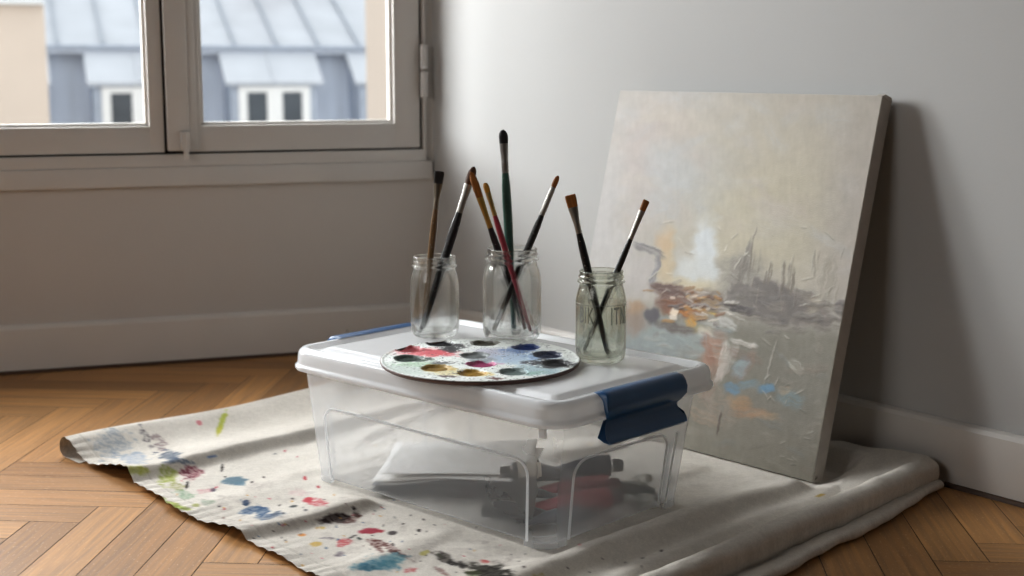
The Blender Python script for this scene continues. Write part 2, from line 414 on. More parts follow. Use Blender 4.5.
# ------------------------------------------------------------------ houses across the street
def build_outside():
    psi = math.radians(20)
    ax = Vector((math.cos(psi), math.sin(psi), 0)); nx = Vector((-math.sin(psi), math.cos(psi), 0))  # right along facade, away
    O = aty(270, 65, 24.0); O.z = 0
    root = thing('apartment_building', 'blue-grey mansard building with pale zinc roof seen across the street through the window', 'building', frame(O, ax, nx))
    px = 24.0 / FPX
    zg = CAMH + (65 - 47) * px
    bm = BM()    # mansard face, leaning slightly back
    prism(bm, [(0, -5), (.55, zg), (2.5, zg), (2.5, -5)], lambda a, b: Vector((-9, a, b)), lambda a, b: Vector((9, a, b)))
    bm_obj('mansard_wall', bm, M['slate'], root, smooth=False)
    bm = BM()
    sl = math.tan(math.radians(24))
    prism(bm, [(.35, zg), (6.5, zg + 6.15 * sl), (6.5, zg)], lambda a, b: Vector((-9, a, b)), lambda a, b: Vector((9, a, b)))
    bm_obj('zinc_roof', bm, M['zinc'], root, smooth=False)
    bm = BM()
    for k in range(-11, 13):
        x = k * .72 + .2
        prism(bm, [(.36, zg + .01), (.36, zg + .07), (6.4, zg + 6.05 * sl + .07), (6.4, zg + 6.05 * sl)], lambda a, b: Vector((x - .022, a, b)), lambda a, b: Vector((x + .022, a, b)))
    bm_obj('roof_seam', bm, M['zinc_dark'], root, smooth=False)
    bm = BM(); box(bm, -9, 9, .20, .40, zg - .05, zg + .02, .02); bm_obj('gutter', bm, M['slate_dark'], root)
    bm = BM(); box(bm, -9, 9, .25, .40, zg - .12, zg - .06, .01); bm_obj('cornice', bm, M['slate'], root)
    bm = BM(); box(bm, -.1, 1.0, 3.0, 3.6, zg + .6, zg + 2.6, .02); bm_obj('chimney', bm, M['brick'], root)
    for k in range(-4, 5):
        cx = k * 2.10 / math.cos(psi) * .98
        hw = .60
        zt = CAMH + (65 - 83) * px
        bm = BM()
        prism(bm, [(-.34, zt - 1.4), (-.34, zt), (.5, zt + .48), (.6, zt - 1.4)], lambda a, b: Vector((cx - hw - .12, a, b)), lambda a, b: Vector((cx + hw + .12, a, b)))
        d = bm_obj('dormer', bm, M['slate_dark'], root, smooth=False)
        bm = BM()
        prism(bm, [(-.42, zt - .02), (-.42, zt + .03), (.34, zg - .04), (.36, zg - .10)], lambda a, b: Vector((cx - hw - .22, a, b)), lambda a, b: Vector((cx + hw + .22, a, b)))
        prism(bm, [(-.42, zt + .03), (-.42, zt + .06), (.34, zg - .01), (.34, zg - .04)], lambda a, b: Vector((cx - .03, a, b)), lambda a, b: Vector((cx + .03, a, b)))
        bm_obj('hood', bm, M['hood'], d, smooth=False)
        bm = BM()
        for (a, b) in ((-hw, -hw + .14), (-.13, .13), (hw - .14, hw)):
            box(bm, cx + a, cx + b, -.38, -.30, zt - 1.4, zt - .06)
        box(bm, cx - hw, cx + hw, -.379, -.30, zt - .14, zt - .04)
        bm_obj('window_frame', bm, M['whitewood'], d, smooth=False)
        bm = BM(); box(bm, cx - hw + .02, cx + hw - .02, -.355, -.345, zt - 1.38, zt - .08); bm_obj('pane', bm, M['dkglass'], d, smooth=False)
    # beige wall at the left of the view
    P = aty(47, 65, 14.0)
    bm = BM(); box(bm, -5, 0, 0, 6, -6, CAMH + 58 / FPX * 14.0, .02)
    r2 = bm_obj('neighbouring_house', bm, M['stone'], None, frame(Vector((P.x, P.y, 0)), Vector((P.y, -P.x, 0)).normalized(), Vector((P.x, P.y, 0)).normalized()))
    tag(r2, 'beige rendered house wall at the far left of the window view', 'building')
    bm = BM(); box(bm, -5.05, .0, -.08, 6, CAMH + 58 / FPX * 14.0, CAMH + 62 / FPX * 14.0, .02); bm_obj('coping', bm, M['whitewood'], r2)
    P = aty(366, 65, 9.0)
    bm = BM(); box(bm, 0, 1.2, 0, 3, -6, 5, .02)
    r3 = bm_obj('party_wall', bm, M['stone'], None, frame(Vector((P.x, P.y, 0)), Vector((P.y, -P.x, 0)).normalized(), Vector((P.x, P.y, 0)).normalized()))
    tag(r3, 'narrow cream wall rising at the right side of the right window pane', 'wall')
build_outside()

# ------------------------------------------------------------------ local frame of storage box / cloth
BU = Vector((.7243, -.6915, 0)).normalized(); BV = Vector((-BU.y, BU.x, 0))
BO = Vector((.047, 1.911, 0))
MBX = frame(BO, BU, BV)
def loc(P): d = P - BO; return d.dot(BU), d.dot(BV)

# ------------------------------------------------------------------ painting: leaning canvas
PBR = onz(812, 482, .008)
PD = vpdir(-745)                                    # along the bottom edge, to the left
PN = Vector((-PD.y, PD.x, 0)); PN = PN if (CP - PBR).dot(PN) > 0 else -PN   # towards the viewer
PW = .612
Ptr = onplane(874, 96, PBR, PD)
a_ = -(Ptr - PBR).dot(PN); h_ = Ptr.z - PBR.z
TH = .030
wall_gap = (Ptr - CW).dot(NR)
a_ += max(0, min(.024, (wall_gap - TH) * .95))
PHT = math.hypot(a_, h_)
upv = (Vector((0, 0, h_)) - PN * a_).normalized()
print('PAINT a', a_, 'h', h_, 'gap before', wall_gap)
nrm = (-PD).cross(upv).normalized()
nrm = nrm if nrm.dot(PN) > 0 else -nrm
def build_painting():
    # local: x to the right along bottom, y = outward back (into the wall), z = up the canvas; origin bottom-left front
    BLp = PBR + PD * PW
    mw = Matrix(((-PD.x, -nrm.x, upv.x, BLp.x), (-PD.y, -nrm.y, upv.y, BLp.y), (-PD.z, -nrm.z, upv.z, BLp.z), (0, 0, 0, 1)))
    root = thing('painting', 'large unframed abstract cityscape canvas in muted greys leaning against the right wall', 'painting', mw)
    nx_, nz_ = 380, 410
    X, Z = np.meshgrid(np.linspace(0, PW, nx_), np.linspace(0, PHT, nz_), indexing='ij')
    Wp = np.stack([X, np.zeros_like(X), Z], -1) @ np.array(mw.to_3x3()).T + np.array(BLp)
    px, py = proj_np(Wp.reshape(-1, 3)); px = px.reshape(X.shape); py = py.reshape(X.shape)
    h = np.zeros_like(X)
    # brush-broken coordinates
    n1 = fbm(px / 60, py / 60, 4) - .5; n2 = fbm(px / 60 + 40, py / 60 + 11, 4) - .5
    m1 = fbm(px / 9 + 5, py / 7, 3) - .5; m2 = fbm(px / 7 + 60, py / 9 + 31, 3) - .5
    col = np.zeros(X.shape + (3,))
    col[:] = (176, 170, 160)
    def lay(c, m):
        m = np.clip(m, 0, 1)[..., None]; col[:] = col * (1 - m) + np.array(c) * m
    def blob(c, cx, cy, rx, ry, ang=0, a=.8, soft=.6, wob=18, dry=0.0, hh=0):
        ca, sa = math.cos(math.radians(ang)), math.sin(math.radians(ang))
        fw = min(13.0, .75 * min(rx, ry) + 1.5)
        dx = px - cx + n1 * wob + m1 * fw; dy = py - cy + n2 * wob + m2 * fw
        q = (np.abs((dx * ca + dy * sa) / rx) ** 3.2 + np.abs((-dx * sa + dy * ca) / ry) ** 3.2) ** (1 / 3.2)
        m = 1 - sstep(1 - soft, 1 + soft * .4, q)
        if dry:
            st = fbm((dx * ca + dy * sa) / 14 + cx, (-dx * sa + dy * ca) / 1.6 + cy, 3)
            m = m * (1 - dry + dry * sstep(.42, .58, st))
        lay(c, m * a)
        h[:] += m * hh
    def stroke(c, x0, y0, x1, y1, w, a=.85, dry=.6, soft=.3, wob=5, hh=.0003):
        L_ = math.hypot(x1 - x0, y1 - y0)
        blob(c, (x0 + x1) / 2, (y0 + y1) / 2, L_ / 2 + w * .3, w / 2, math.degrees(math.atan2(y1 - y0, x1 - x0)), a, soft, wob, dry, hh)
    # base tonal fields
    blob((182, 178, 174), 640, 170, 130, 130, 0, .9, .9, 30)
    blob((186, 178, 160), 770, 190, 120, 110, 0, .9, .9, 30)
    blob((190, 182, 158), 740, 225, 80, 60, 0, .6, .9, 30)
    blob((178, 182, 186), 680, 180, 55, 50, 20, .55, .9, 30)
    blob((190, 172, 162), 665, 125, 40, 22, -20, .35, .9, 24)
    blob((188, 168, 160), 640, 170, 20, 60, 0, .3, .9, 24)
    blob((172, 164, 156), 860, 220, 40, 160, 8, .7, .9, 18)
    blob((186, 184, 184), 600, 240, 30, 90, 0, .6, .9, 18)
    for k in range(70):   # wide soft dabs
        t = random.random()
        c = random.choice([(190, 184, 172), (184, 180, 176), (178, 172, 160), (186, 176, 166), (182, 184, 186)])
        blob(c, random.uniform(600, 860), random.uniform(95, 290), random.uniform(10, 34), random.uniform(5, 14), random.uniform(-40, 60), .35, .8, 16, .5, .0001)
    # lower half: olive grey ground
    lay((130, 126, 114), sstep(295, 325, py - (px - 640) * .10 + n2 * 16))
    blob((126, 122, 112), 800, 420, 70, 80, 10, .8, .9, 24)
    blob((142, 136, 124), 760, 440, 90, 40, 15, .7, .9, 24)
    blob((150, 158, 158), 665, 335, 60, 16, 6, .9, .6, 14)
    blob((146, 154, 156), 640, 350, 60, 18, 10, .8, .7, 14)
    for k in range(90):
        c = random.choice([(146, 140, 128), (128, 124, 114), (150, 142, 130), (132, 134, 130), (140, 128, 116)])
        stroke(c, *(lambda x, y, s: (x, y, x + s * random.uniform(-.3, 1), y + s * random.uniform(-.2, .5)))(random.uniform(650, 830), random.uniform(330, 480), random.uniform(15, 45)), random.uniform(4, 12), .4, .6, .5, 8, .0002)
    # light vertical flare
    blob((206, 210, 212), 707, 252, 15, 34, 2, .95, .6, 14); blob((206, 208, 206), 695, 268, 22, 16, 0, .85, .6, 14); blob((214, 200, 160), 690, 286, 30, 8, 5, .5, .8, 10)
    blob((200, 178, 140), 666, 258, 9, 34, 0, .65, .7, 14); blob((196, 166, 130), 664, 240, 10, 12, 0, .5, .7, 10)
    # left building: grey lintel and post
    stroke((122, 118, 118), 634, 243, 664, 257, 8, .8, .45); stroke((106, 104, 106), 632, 240, 664, 252, 2.5, .7, .5); stroke((128, 126, 130), 659, 256, 652, 284, 7, .85, .4)
    blob((184, 178, 176), 640, 275, 16, 24, 0, .6, .6, 8)
    blob((150, 132, 118), 633, 318, 14, 18, 0, .8, .6, 10); blob((172, 136, 98), 634, 306, 10, 8, 0, .5, .7, 8)
    # city silhouette
    blob((140, 134, 126), 742, 283, 24, 30, 0, .85, .55, 14, .25); stroke((126, 120, 112), 737, 290, 752, 240, 7, .8, .5); stroke((136, 130, 120), 730, 292, 745, 258, 6, .7, .5)
    stroke((134, 128, 118), 752, 245, 748, 280, 3.5, .7, .5); stroke((142, 134, 124), 757, 226, 747, 262, 2, .7, .5)
    blob((126, 118, 112), 780, 305, 34, 22, 8, .95, .35, 12); blob((122, 115, 110), 764, 294, 12, 16, 0, .9, .35, 8); blob((128, 120, 114), 808, 312, 22, 16, 10, .9, .4, 10)
    for (bx, by, bw, bh) in ((766, 300, 12, 18), (781, 304, 14, 17), (797, 309, 13, 13), (811, 313, 11, 10), (741, 296, 14, 14)):
        blob((118, 111, 106), bx, by, bw, bh, 4, .85, .18, 5, .15)
    for x0, y0, y1, w in ((770, 262, 284, 4), (783, 260, 292, 4), (789, 262, 292, 4), (793, 266, 295, 3.5), (766, 270, 284, 2.5)):
        stroke((128, 120, 108), x0, y0, x0 - 2, y1, w, .85, .55)
    stroke((122, 116, 108), 795, 288, 815, 296, 5, .7, .6); stroke((150, 142, 128), 822, 300, 830, 260, 18, .45, .7)
    blob((178, 168, 150), 812, 305, 10, 10, 0, .7, .6, 10, .4)
    # market / boats: maroon, orange, white
    blob((110, 78, 64), 680, 304, 26, 14, 6, .95, .45, 14, .2); blob((92, 66, 58), 668, 290, 20, 6, 8, .9, .5, 8, .3); blob((130, 78, 44), 680, 310, 20, 8, 5, .8, .5, 10, .4)
    blob((196, 132, 56), 686, 312, 8, 5, 10, .9, .5, 8, .3); blob((204, 150, 60), 690, 322, 6, 5, 60, .8, .5, 6, .3); blob((176, 132, 70), 704, 306, 14, 9, 10, .8, .5, 10, .4); blob((150, 128, 70), 700, 330, 10, 5, 0, .7, .5, 8, .4)
    blob((118, 104, 92), 712, 300, 12, 10, 0, .75, .5, 10, .3); blob((84, 80, 86), 652, 316, 8, 8, 0, .9, .5, 8); blob((96, 84, 78), 676, 328, 22, 5, 12, .8, .5, 8, .3); blob((206, 178, 92), 712, 313, 5, 2, 20, .8, .5, 3)
    blob((230, 216, 196), 675, 313, 4, 5, 30, .95, .4, 5, 0, .0006); blob((226, 214, 200), 673, 318, 4, 2.5, 0, .9, .4, 4, 0, .0006); blob((222, 206, 190), 673, 298, 3, 1.6, 0, .8, .4, 2, 0, .0006)
    stroke((80, 72, 70), 722, 304, 752, 312, 9, .9, .45); stroke((66, 60, 60), 728, 310, 750, 310, 5, .8, .5); stroke((200, 194, 186), 724, 303, 738, 302, 3, .8, .5, hh=.0007); stroke((206, 200, 192), 722, 312, 744, 321, 3, .85, .4, hh=.0007)
    stroke((190, 188, 184), 718, 318, 736, 330, 8, .8, .5); stroke((182, 180, 176), 705, 324, 730, 322, 8, .7, .5); blob((200, 198, 194), 703, 332, 8, 6, 0, .7, .5, 6)
    for k in range(70):
        x = random.gauss(690, 17); y = 304 + (x - 700) * .10 + random.gauss(0, 8)
        stroke(random.choice([(104, 76, 64), (130, 92, 66), (176, 132, 74), (150, 118, 84), (94, 82, 78), (190, 180, 168), (140, 130, 122), (120, 112, 108), (206, 198, 186)]), x, y, x + random.uniform(3, 14), y + random.uniform(-3, 4), random.uniform(1.5, 5), .75, .5, .3, 4, .0005)
    for k in range(60):
        x = random.uniform(728, 845); y = 310 + (x - 728) * .07 + random.gauss(0, 9)
        stroke(random.choice([(116, 110, 106), (130, 124, 116), (108, 100, 98), (140, 134, 124), (122, 116, 108)]), x, y, x + random.uniform(6, 22), y + random.uniform(-1, 4), random.uniform(3, 8), .6, .5, .35, 5, .0003)
    for k in range(22):
        x = random.choice([random.gauss(748, 9), random.gauss(782, 12), random.gauss(826, 12)]); y = random.uniform(245, 300)
        stroke(random.choice([(132, 126, 116), (146, 138, 126), (124, 116, 108), (158, 150, 136)]), x, y, x - random.uniform(0, 5), y + random.uniform(8, 28), random.uniform(1.2, 3.2), .5, .6, .35, 3, .0004)
    for k in range(40):
        x = random.uniform(640, 720); y = random.uniform(326, 365)
        stroke(random.choice([(158, 164, 162), (140, 148, 148), (170, 170, 164), (150, 146, 138)]), x, y, x + random.uniform(6, 18), y + random.uniform(0, 5), random.uniform(2, 6), .5, .5, .4, 4, .0003)
    # lower strokes: pink-brown posts, pale diagonal strokes, blue and orange touches
    blob((164, 128, 108), 712, 352, 12, 24, 8, .85, .55, 10, .35); stroke((150, 112, 94), 703, 336, 712, 366, 9, .7, .5); stroke((134, 112, 100), 716, 370, 706, 398, 14, .6, .5)
    stroke((196, 188, 180), 726, 344, 720, 378, 10, .85, .4); stroke((182, 172, 164), 736, 344, 716, 384, 10, .7, .5); stroke((206, 200, 194), 730, 340, 756, 347, 5, .9, .35, hh=.0007)
    stroke((150, 130, 116), 752, 352, 738, 378, 12, .7, .5); blob((150, 164, 172), 739, 366, 8, 12, 20, .8, .6, 8, .2); stroke((128, 110, 98), 728, 350, 760, 362, 10, .5, .5)
    blob((110, 140, 164), 732, 388, 8, 6, 0, .9, .5, 8, .3); blob((104, 140, 168), 765, 389, 8, 5, -10, .9, .5, 8, .3); blob((120, 150, 168), 748, 384, 12, 5, 0, .7, .6, 8, .4); blob((124, 150, 160), 790, 398, 16, 9, 20, .5, .6, 8, .5)
    blob((172, 140, 108), 740, 402, 13, 7, 5, .85, .5, 10, .3); blob((180, 154, 124), 762, 414, 16, 4, 6, .75, .5, 6, .5); blob((176, 138, 108), 750, 412, 20, 6, 4, .6, .6, 8, .5); blob((190, 166, 140), 784, 390, 8, 4, 0, .5, .6, 6, .5)
    stroke((164, 144, 128), 690, 380, 730, 420, 30, .45, .6); stroke((168, 146, 126), 690, 410, 716, 426, 14, .5, .6); stroke((96, 84, 76), 722, 412, 718, 436, 3, .7, .4)
    stroke((190, 186, 176), 790, 362, 802, 372, 9, .6, .6, hh=.0006); stroke((180, 174, 164), 776, 340, 764, 384, 2, .6, .4, hh=.0007)
    for k in range(16):   # scraped palette-knife scratches
        x = random.uniform(760, 812); y = random.uniform(380, 470); an = random.uniform(-70, 60); s = random.uniform(4, 10)
        stroke(random.choice([(166, 160, 148), (160, 154, 142), (112, 108, 100)]), x, y, x + s * math.cos(math.radians(an)), y + s * math.sin(math.radians(an)), 1.3, .7, .3, .4, 3, .0007)
    for k in range(24):
        x = random.uniform(640, 840); y = random.uniform(215, 340); an = random.uniform(-60, 60); s = random.uniform(4, 14)
        stroke(random.choice([(204, 198, 186), (194, 188, 176), (150, 144, 132)]), x, y, x + s * math.cos(math.radians(an)), y + s * math.sin(math.radians(an)), 1.5, .6, .3, .4, 3, .0007)
    st = fbm(px / 3.0, py / 14.0, 3) - .5
    col += st[..., None] * 8 + (fbm(px / 9, py / 9, 3) - .5)[..., None] * 10
    h += (fbm(X / .010, Z / .016, 4) - .5) * .0004 + (fbm(X / .003, Z / .006, 2) - .5) * .00022
    h *= .6
    edge = np.minimum(np.minimum(X, PW - X), np.minimum(Z, PHT - Z))
    h *= sstep(0, .004, edge)
    P = np.stack([X, -h, Z], -1)
    c = lin_np(np.clip(col * PAINT_GAIN, 0, 255))
    m = pbr('oil_paint', (180, 175, 165), .55, var=.03, vscale=60, bump=.12, bscale=500, attr='Col')
    grid_mesh('canvas_face', P, c, m, root)
    # wrapped canvas sides and back with folded corners
    bm = BM(); y0 = .0006
    cm = pbr('primed_canvas_edge', (184, 178, 170), .8, var=.08, vscale=40, bump=.2, bscale=400, dirt=((110, 102, 94), 30, .70))
    ring = lambda y, g: [Vector((-g, y, -g)), Vector((PW + g, y, -g)), Vector((PW + g, y, PHT + g)), Vector((-g, y, PHT + g))]
    inn = lambda y, w: [Vector((w, y, w)), Vector((PW - w, y, w)), Vector((PW - w, y, PHT - w)), Vector((w, y, PHT - w))]
    loops(bm, [ring(y0, -.0006), ring(.003, .001), ring(TH - .002, .001), ring(TH, 0), inn(TH, .02), inn(TH - .004, .021)], False, False)
    s = bm_obj('canvas_edge', bm, cm, root, smooth=False); s['label'] = 'grey-white side of the stretched canvas'
    bm = BM()
    for (x0, x1, z0, z1) in ((.004, .045, .004, PHT - .004), (PW - .045, PW - .004, .004, PHT - .004), (.045, PW - .045, .004, .045), (.045, PW - .045, PHT - .045, PHT - .004)):
        box(bm, x0, x1, .006, TH - .003, z0, z1)
    bm_obj('stretcher_bar', bm, pbr('stretcher_pine', (186, 150, 104), .7, var=.15, vscale=20), root, smooth=False)
    # tucked fold at the top right corner
    bm = BM()
    prism(bm, [(0, 0), (.006, .004), (TH - .004, .002), (TH, -.006), (.014, -.004)], lambda a, b: Vector((PW - .012, a, PHT + b)), lambda a, b: Vector((PW + .002, a, PHT + b)))
    bm_obj('corner_fold', bm, cm, root, smooth=False)
PAINT_GAIN = 1.03
build_painting()

# ------------------------------------------------------------------ drop cloth
def build_cloth():
    r = .017; uc = -.983
    st = []                                              # (u, z, flat weight)
    for t in np.linspace(0, 1, 8): st.append((uc + .05 * (1 - t), .0015))
    for a in np.linspace(-90, -270, 16)[1:]:
        st.append((uc + r * math.cos(math.radians(a)), r + .0015 + r * math.sin(math.radians(a))))
    iB = len(st)
    for u in np.arange(uc + .004, .150, .0031):
        st.append((u, .0045 + (2 * r - .003) * (1 - float(sstep(uc, uc + .11, u))) ** 1.5))
    iC = len(st)
    for t in np.linspace(0, 1, 28)[1:]:
        u = .150 + .072 * t
        st.append((u, .0045 + .0455 * (t ** 2 * (3 - 2 * t)) ** 1.0))
    for a in np.linspace(90, 0, 14)[1:]:
        st.append((.222 + .022 * math.cos(math.radians(a)), .036 + .014 * math.sin(math.radians(a))))
    st += [(.2445, .030), (.2445, .024), (.243, .018), (.241, .0125)]
    st += [(.238, .0100), (.235, .0108), (.237, .0126), (.242, .0150), (.248, .0165), (.254, .0174), (.260, .0178)]
    for a in np.linspace(90, -90, 14)[1:]:
        st.append((.262 + .010 * math.cos(math.radians(a)), .0098 + .0082 * math.sin(math.radians(a))))
    st += [(.26, .0015), (.24, .0015), (.21, .0015)]
    S = np.array(st); ns = len(S); nv = 340
    us = S[:, 0]
    vf = np.interp(us, [-1.02, -.9, -.755, -.55, -.365, -.2, 0, .3], [-.203, -.207, -.212, -.246, -.256, -.268, -.30, -.36])
    vb = .722 - .14 * (us - .25) - .012
    T_ = np.linspace(0, 1, nv)
    V = vf[:, None] + (vb - vf)[:, None] * T_[None, :]
    U = np.repeat(us[:, None], nv, 1); Z = np.repeat(S[:, 1][:, None], nv, 1)
    # frayed, wavy hem
    hem = np.exp(-(V - vf[:, None]) / .03)
    V = V + hem * ((fbm(U / .035, U * 0, 3) - .5) * .012)
    hw = np.exp(-(V - vf[:, None]) / .045)
    main = np.zeros(ns); main[iB:iC] = 1
    flat = main[:, None] * np.ones(nv)[None]
    # left curl: slants with depth, opens at the front, flatter at the back
    lw = np.clip(1 - (U - uc) / .30, 0, 1)
    U = U - .16 * (V + .2) * lw * .6
    curl = 1 - np.clip((U[:, :] - (uc - .06)) / .18, 0, 1)
    Z = np.where(U < uc + .13, .0015 + (Z - .0015) * (1.12 - .62 * sstep(-.2, .25, V)), Z)
    # keep the cloth flat under the box and under the canvas
    inbox = sstep(-.60, -.55, U) * (1 - sstep(.0, .03, U)) * sstep(-.03, .012, V) * (1 - sstep(.34, .40, V))
    inpic = sstep(-.62, -.54, U) * (1 - sstep(.09, .13, U)) * sstep(.52, .56, V) * (1 - sstep(.655, .70, V))
    free = (1 - inbox) * (1 - inpic) * flat
    W1 = (fbm(U * 0 + 3.1, V / .16, 3) - .5)
    def ridge(u0, hgt, wl, wr, wob=.04, vlo=-1, vhi=2, slope=0.0):
        uu = U - (u0 + W1 * wob + slope * V)
        g = np.where(uu < 0, np.exp(-(uu / wl) ** 2), np.exp(-(uu / wr) ** 2))
        return hgt * g * sstep(vlo - .05, vlo + .05, V) * (1 - sstep(vhi - .1, vhi + .1, V))
    R_ = ridge(-.765, .020, .085, .018, .03) + ridge(-.365, .015, .075, .018, .03, slope=.10) + ridge(.045, .020, .05, .026, .03, slope=.06) + ridge(-.56, .005, .05, .05, .06)
    R_ += ridge(-.60, .008, .03, .015, .03, .20, .6, slope=-.3) + ridge(.125, .006, .02, .02, .02) + ridge(-.18, .006, .04, .03, .05, -.4, .0) + ridge(-.12, .007, .05, .02, .04, .38, .55)
    fine = (fbm(U / .09, V / .14, 4) - .5) * .006 + (fbm(U / .022, V / .05, 3) - .5) * .0016
    pk = (np.abs(np.sin(U * 120 + 4 * fbm(U / .1, V / .1, 2))) - .5) * .0028 * np.exp(-(V - vf[:, None]) / .03)
    lift = .012 * hw * (sstep(-.95, -.8, U) * (1 - sstep(-.66, -.5, U)) + .7 * sstep(-.44, -.34, U) * (1 - sstep(-.3, -.2, U)))
    rise = (.034 * sstep(-.10, .05, U) + .014 * sstep(.08, .19, U)) * sstep(.54, .70, V)
    inpic2 = inpic
    Z = Z + free * (R_ + fine + pk * 1.0 + lift * .6)
    fc = np.zeros(ns); fc[iB:iC + 27] = 1; fc = fc[:, None] * np.ones(nv)[None]
    Z = np.where(fc > 0, np.maximum(Z, .0045 + rise * (1 - inpic2) + fine * (1 - inpic2) * (1 - inbox)), Z)
    Z = np.maximum(Z, .0022 + .0 * Z) if False else Z
    Zm = np.where(flat > 0, np.maximum(Z, .0032), Z); Z = Zm
    # roll: wobble, tapers to a pinched end on the far side
    roll = np.zeros(ns); roll[iC:] = 1; roll = roll[:, None] * np.ones(nv)[None]
    wob = (fbm(V * 0 + 7.7, V / .10, 3) - .5)
    zs = 1 + .22 * wob
    Z = np.where(roll > 0, .0015 + (Z - .0015) * zs, Z)
    U = U + roll * (wob * .022) * sstep(.15, .2, us)[:, None]
    second = np.zeros(ns); second[-22:] = 1; U = U - second[:, None] * (.016 * sstep(.45, .70, V) - .012 * sstep(.5, .1, V))
    Z = Z + roll * sstep(.006, .03, S[:, 1])[:, None] * (fbm(U / .03, V / .05, 3) - .5) * .005
    # --- paint
    Wp = np.stack([BO.x + U * BU.x + V * BV.x, BO.y + U * BU.y + V * BV.y, Z], -1)
    px, py = proj_np(Wp.reshape(-1, 3)); px = px.reshape(U.shape); py = py.reshape(U.shape)
    col = np.zeros(U.shape + (3,)); col[:] = CLOTH
    col += ((fbm(U / .12, V / .12, 4) - .5) * 26)[..., None] + ((fbm(U / .006, V / .006, 2) - .5) * 14)[..., None]
    NA = fbm(U / .012, V / .012, 4) - .5; NB_ = fbm(U / .012 + 31, V / .012 + 7, 4) - .5; ND = fbm(U / .005, V / .005, 3)
    def splat(c, cx, cy, rx, ry, ang=0, a=.9, wob=1.0, dry=.0, edge=.25):
        near = (np.abs(px - cx) < 2.2 * max(rx, ry) + 8) & (np.abs(py - cy) < 2.2 * max(rx, ry) + 8) & (flat > 0)
        if not near.any(): return
        ca, sa = math.cos(math.radians(ang)), math.sin(math.radians(ang))
        dx = px[near] - cx; dy = py[near] - cy
        q = np.sqrt(((dx * ca + dy * sa) / rx) ** 2 + ((-dx * sa + dy * ca) / ry) ** 2) + NA[near] * wob * 1.4
        m = 1 - sstep(1 - edge, 1 + edge, q)
        if dry: m = m * (1 - dry + dry * sstep(.44, .56, ND[near]))
        m = (m * a)[:, None]
        col[near] = col[near] * (1 - m) + np.array(c) * m
    BLU, RED, LIM, TEA, BLK, MAR = (70, 96, 128), (178, 62, 74), (170, 178, 70), (82, 132, 150), (40, 32, 32), (92, 50, 48)
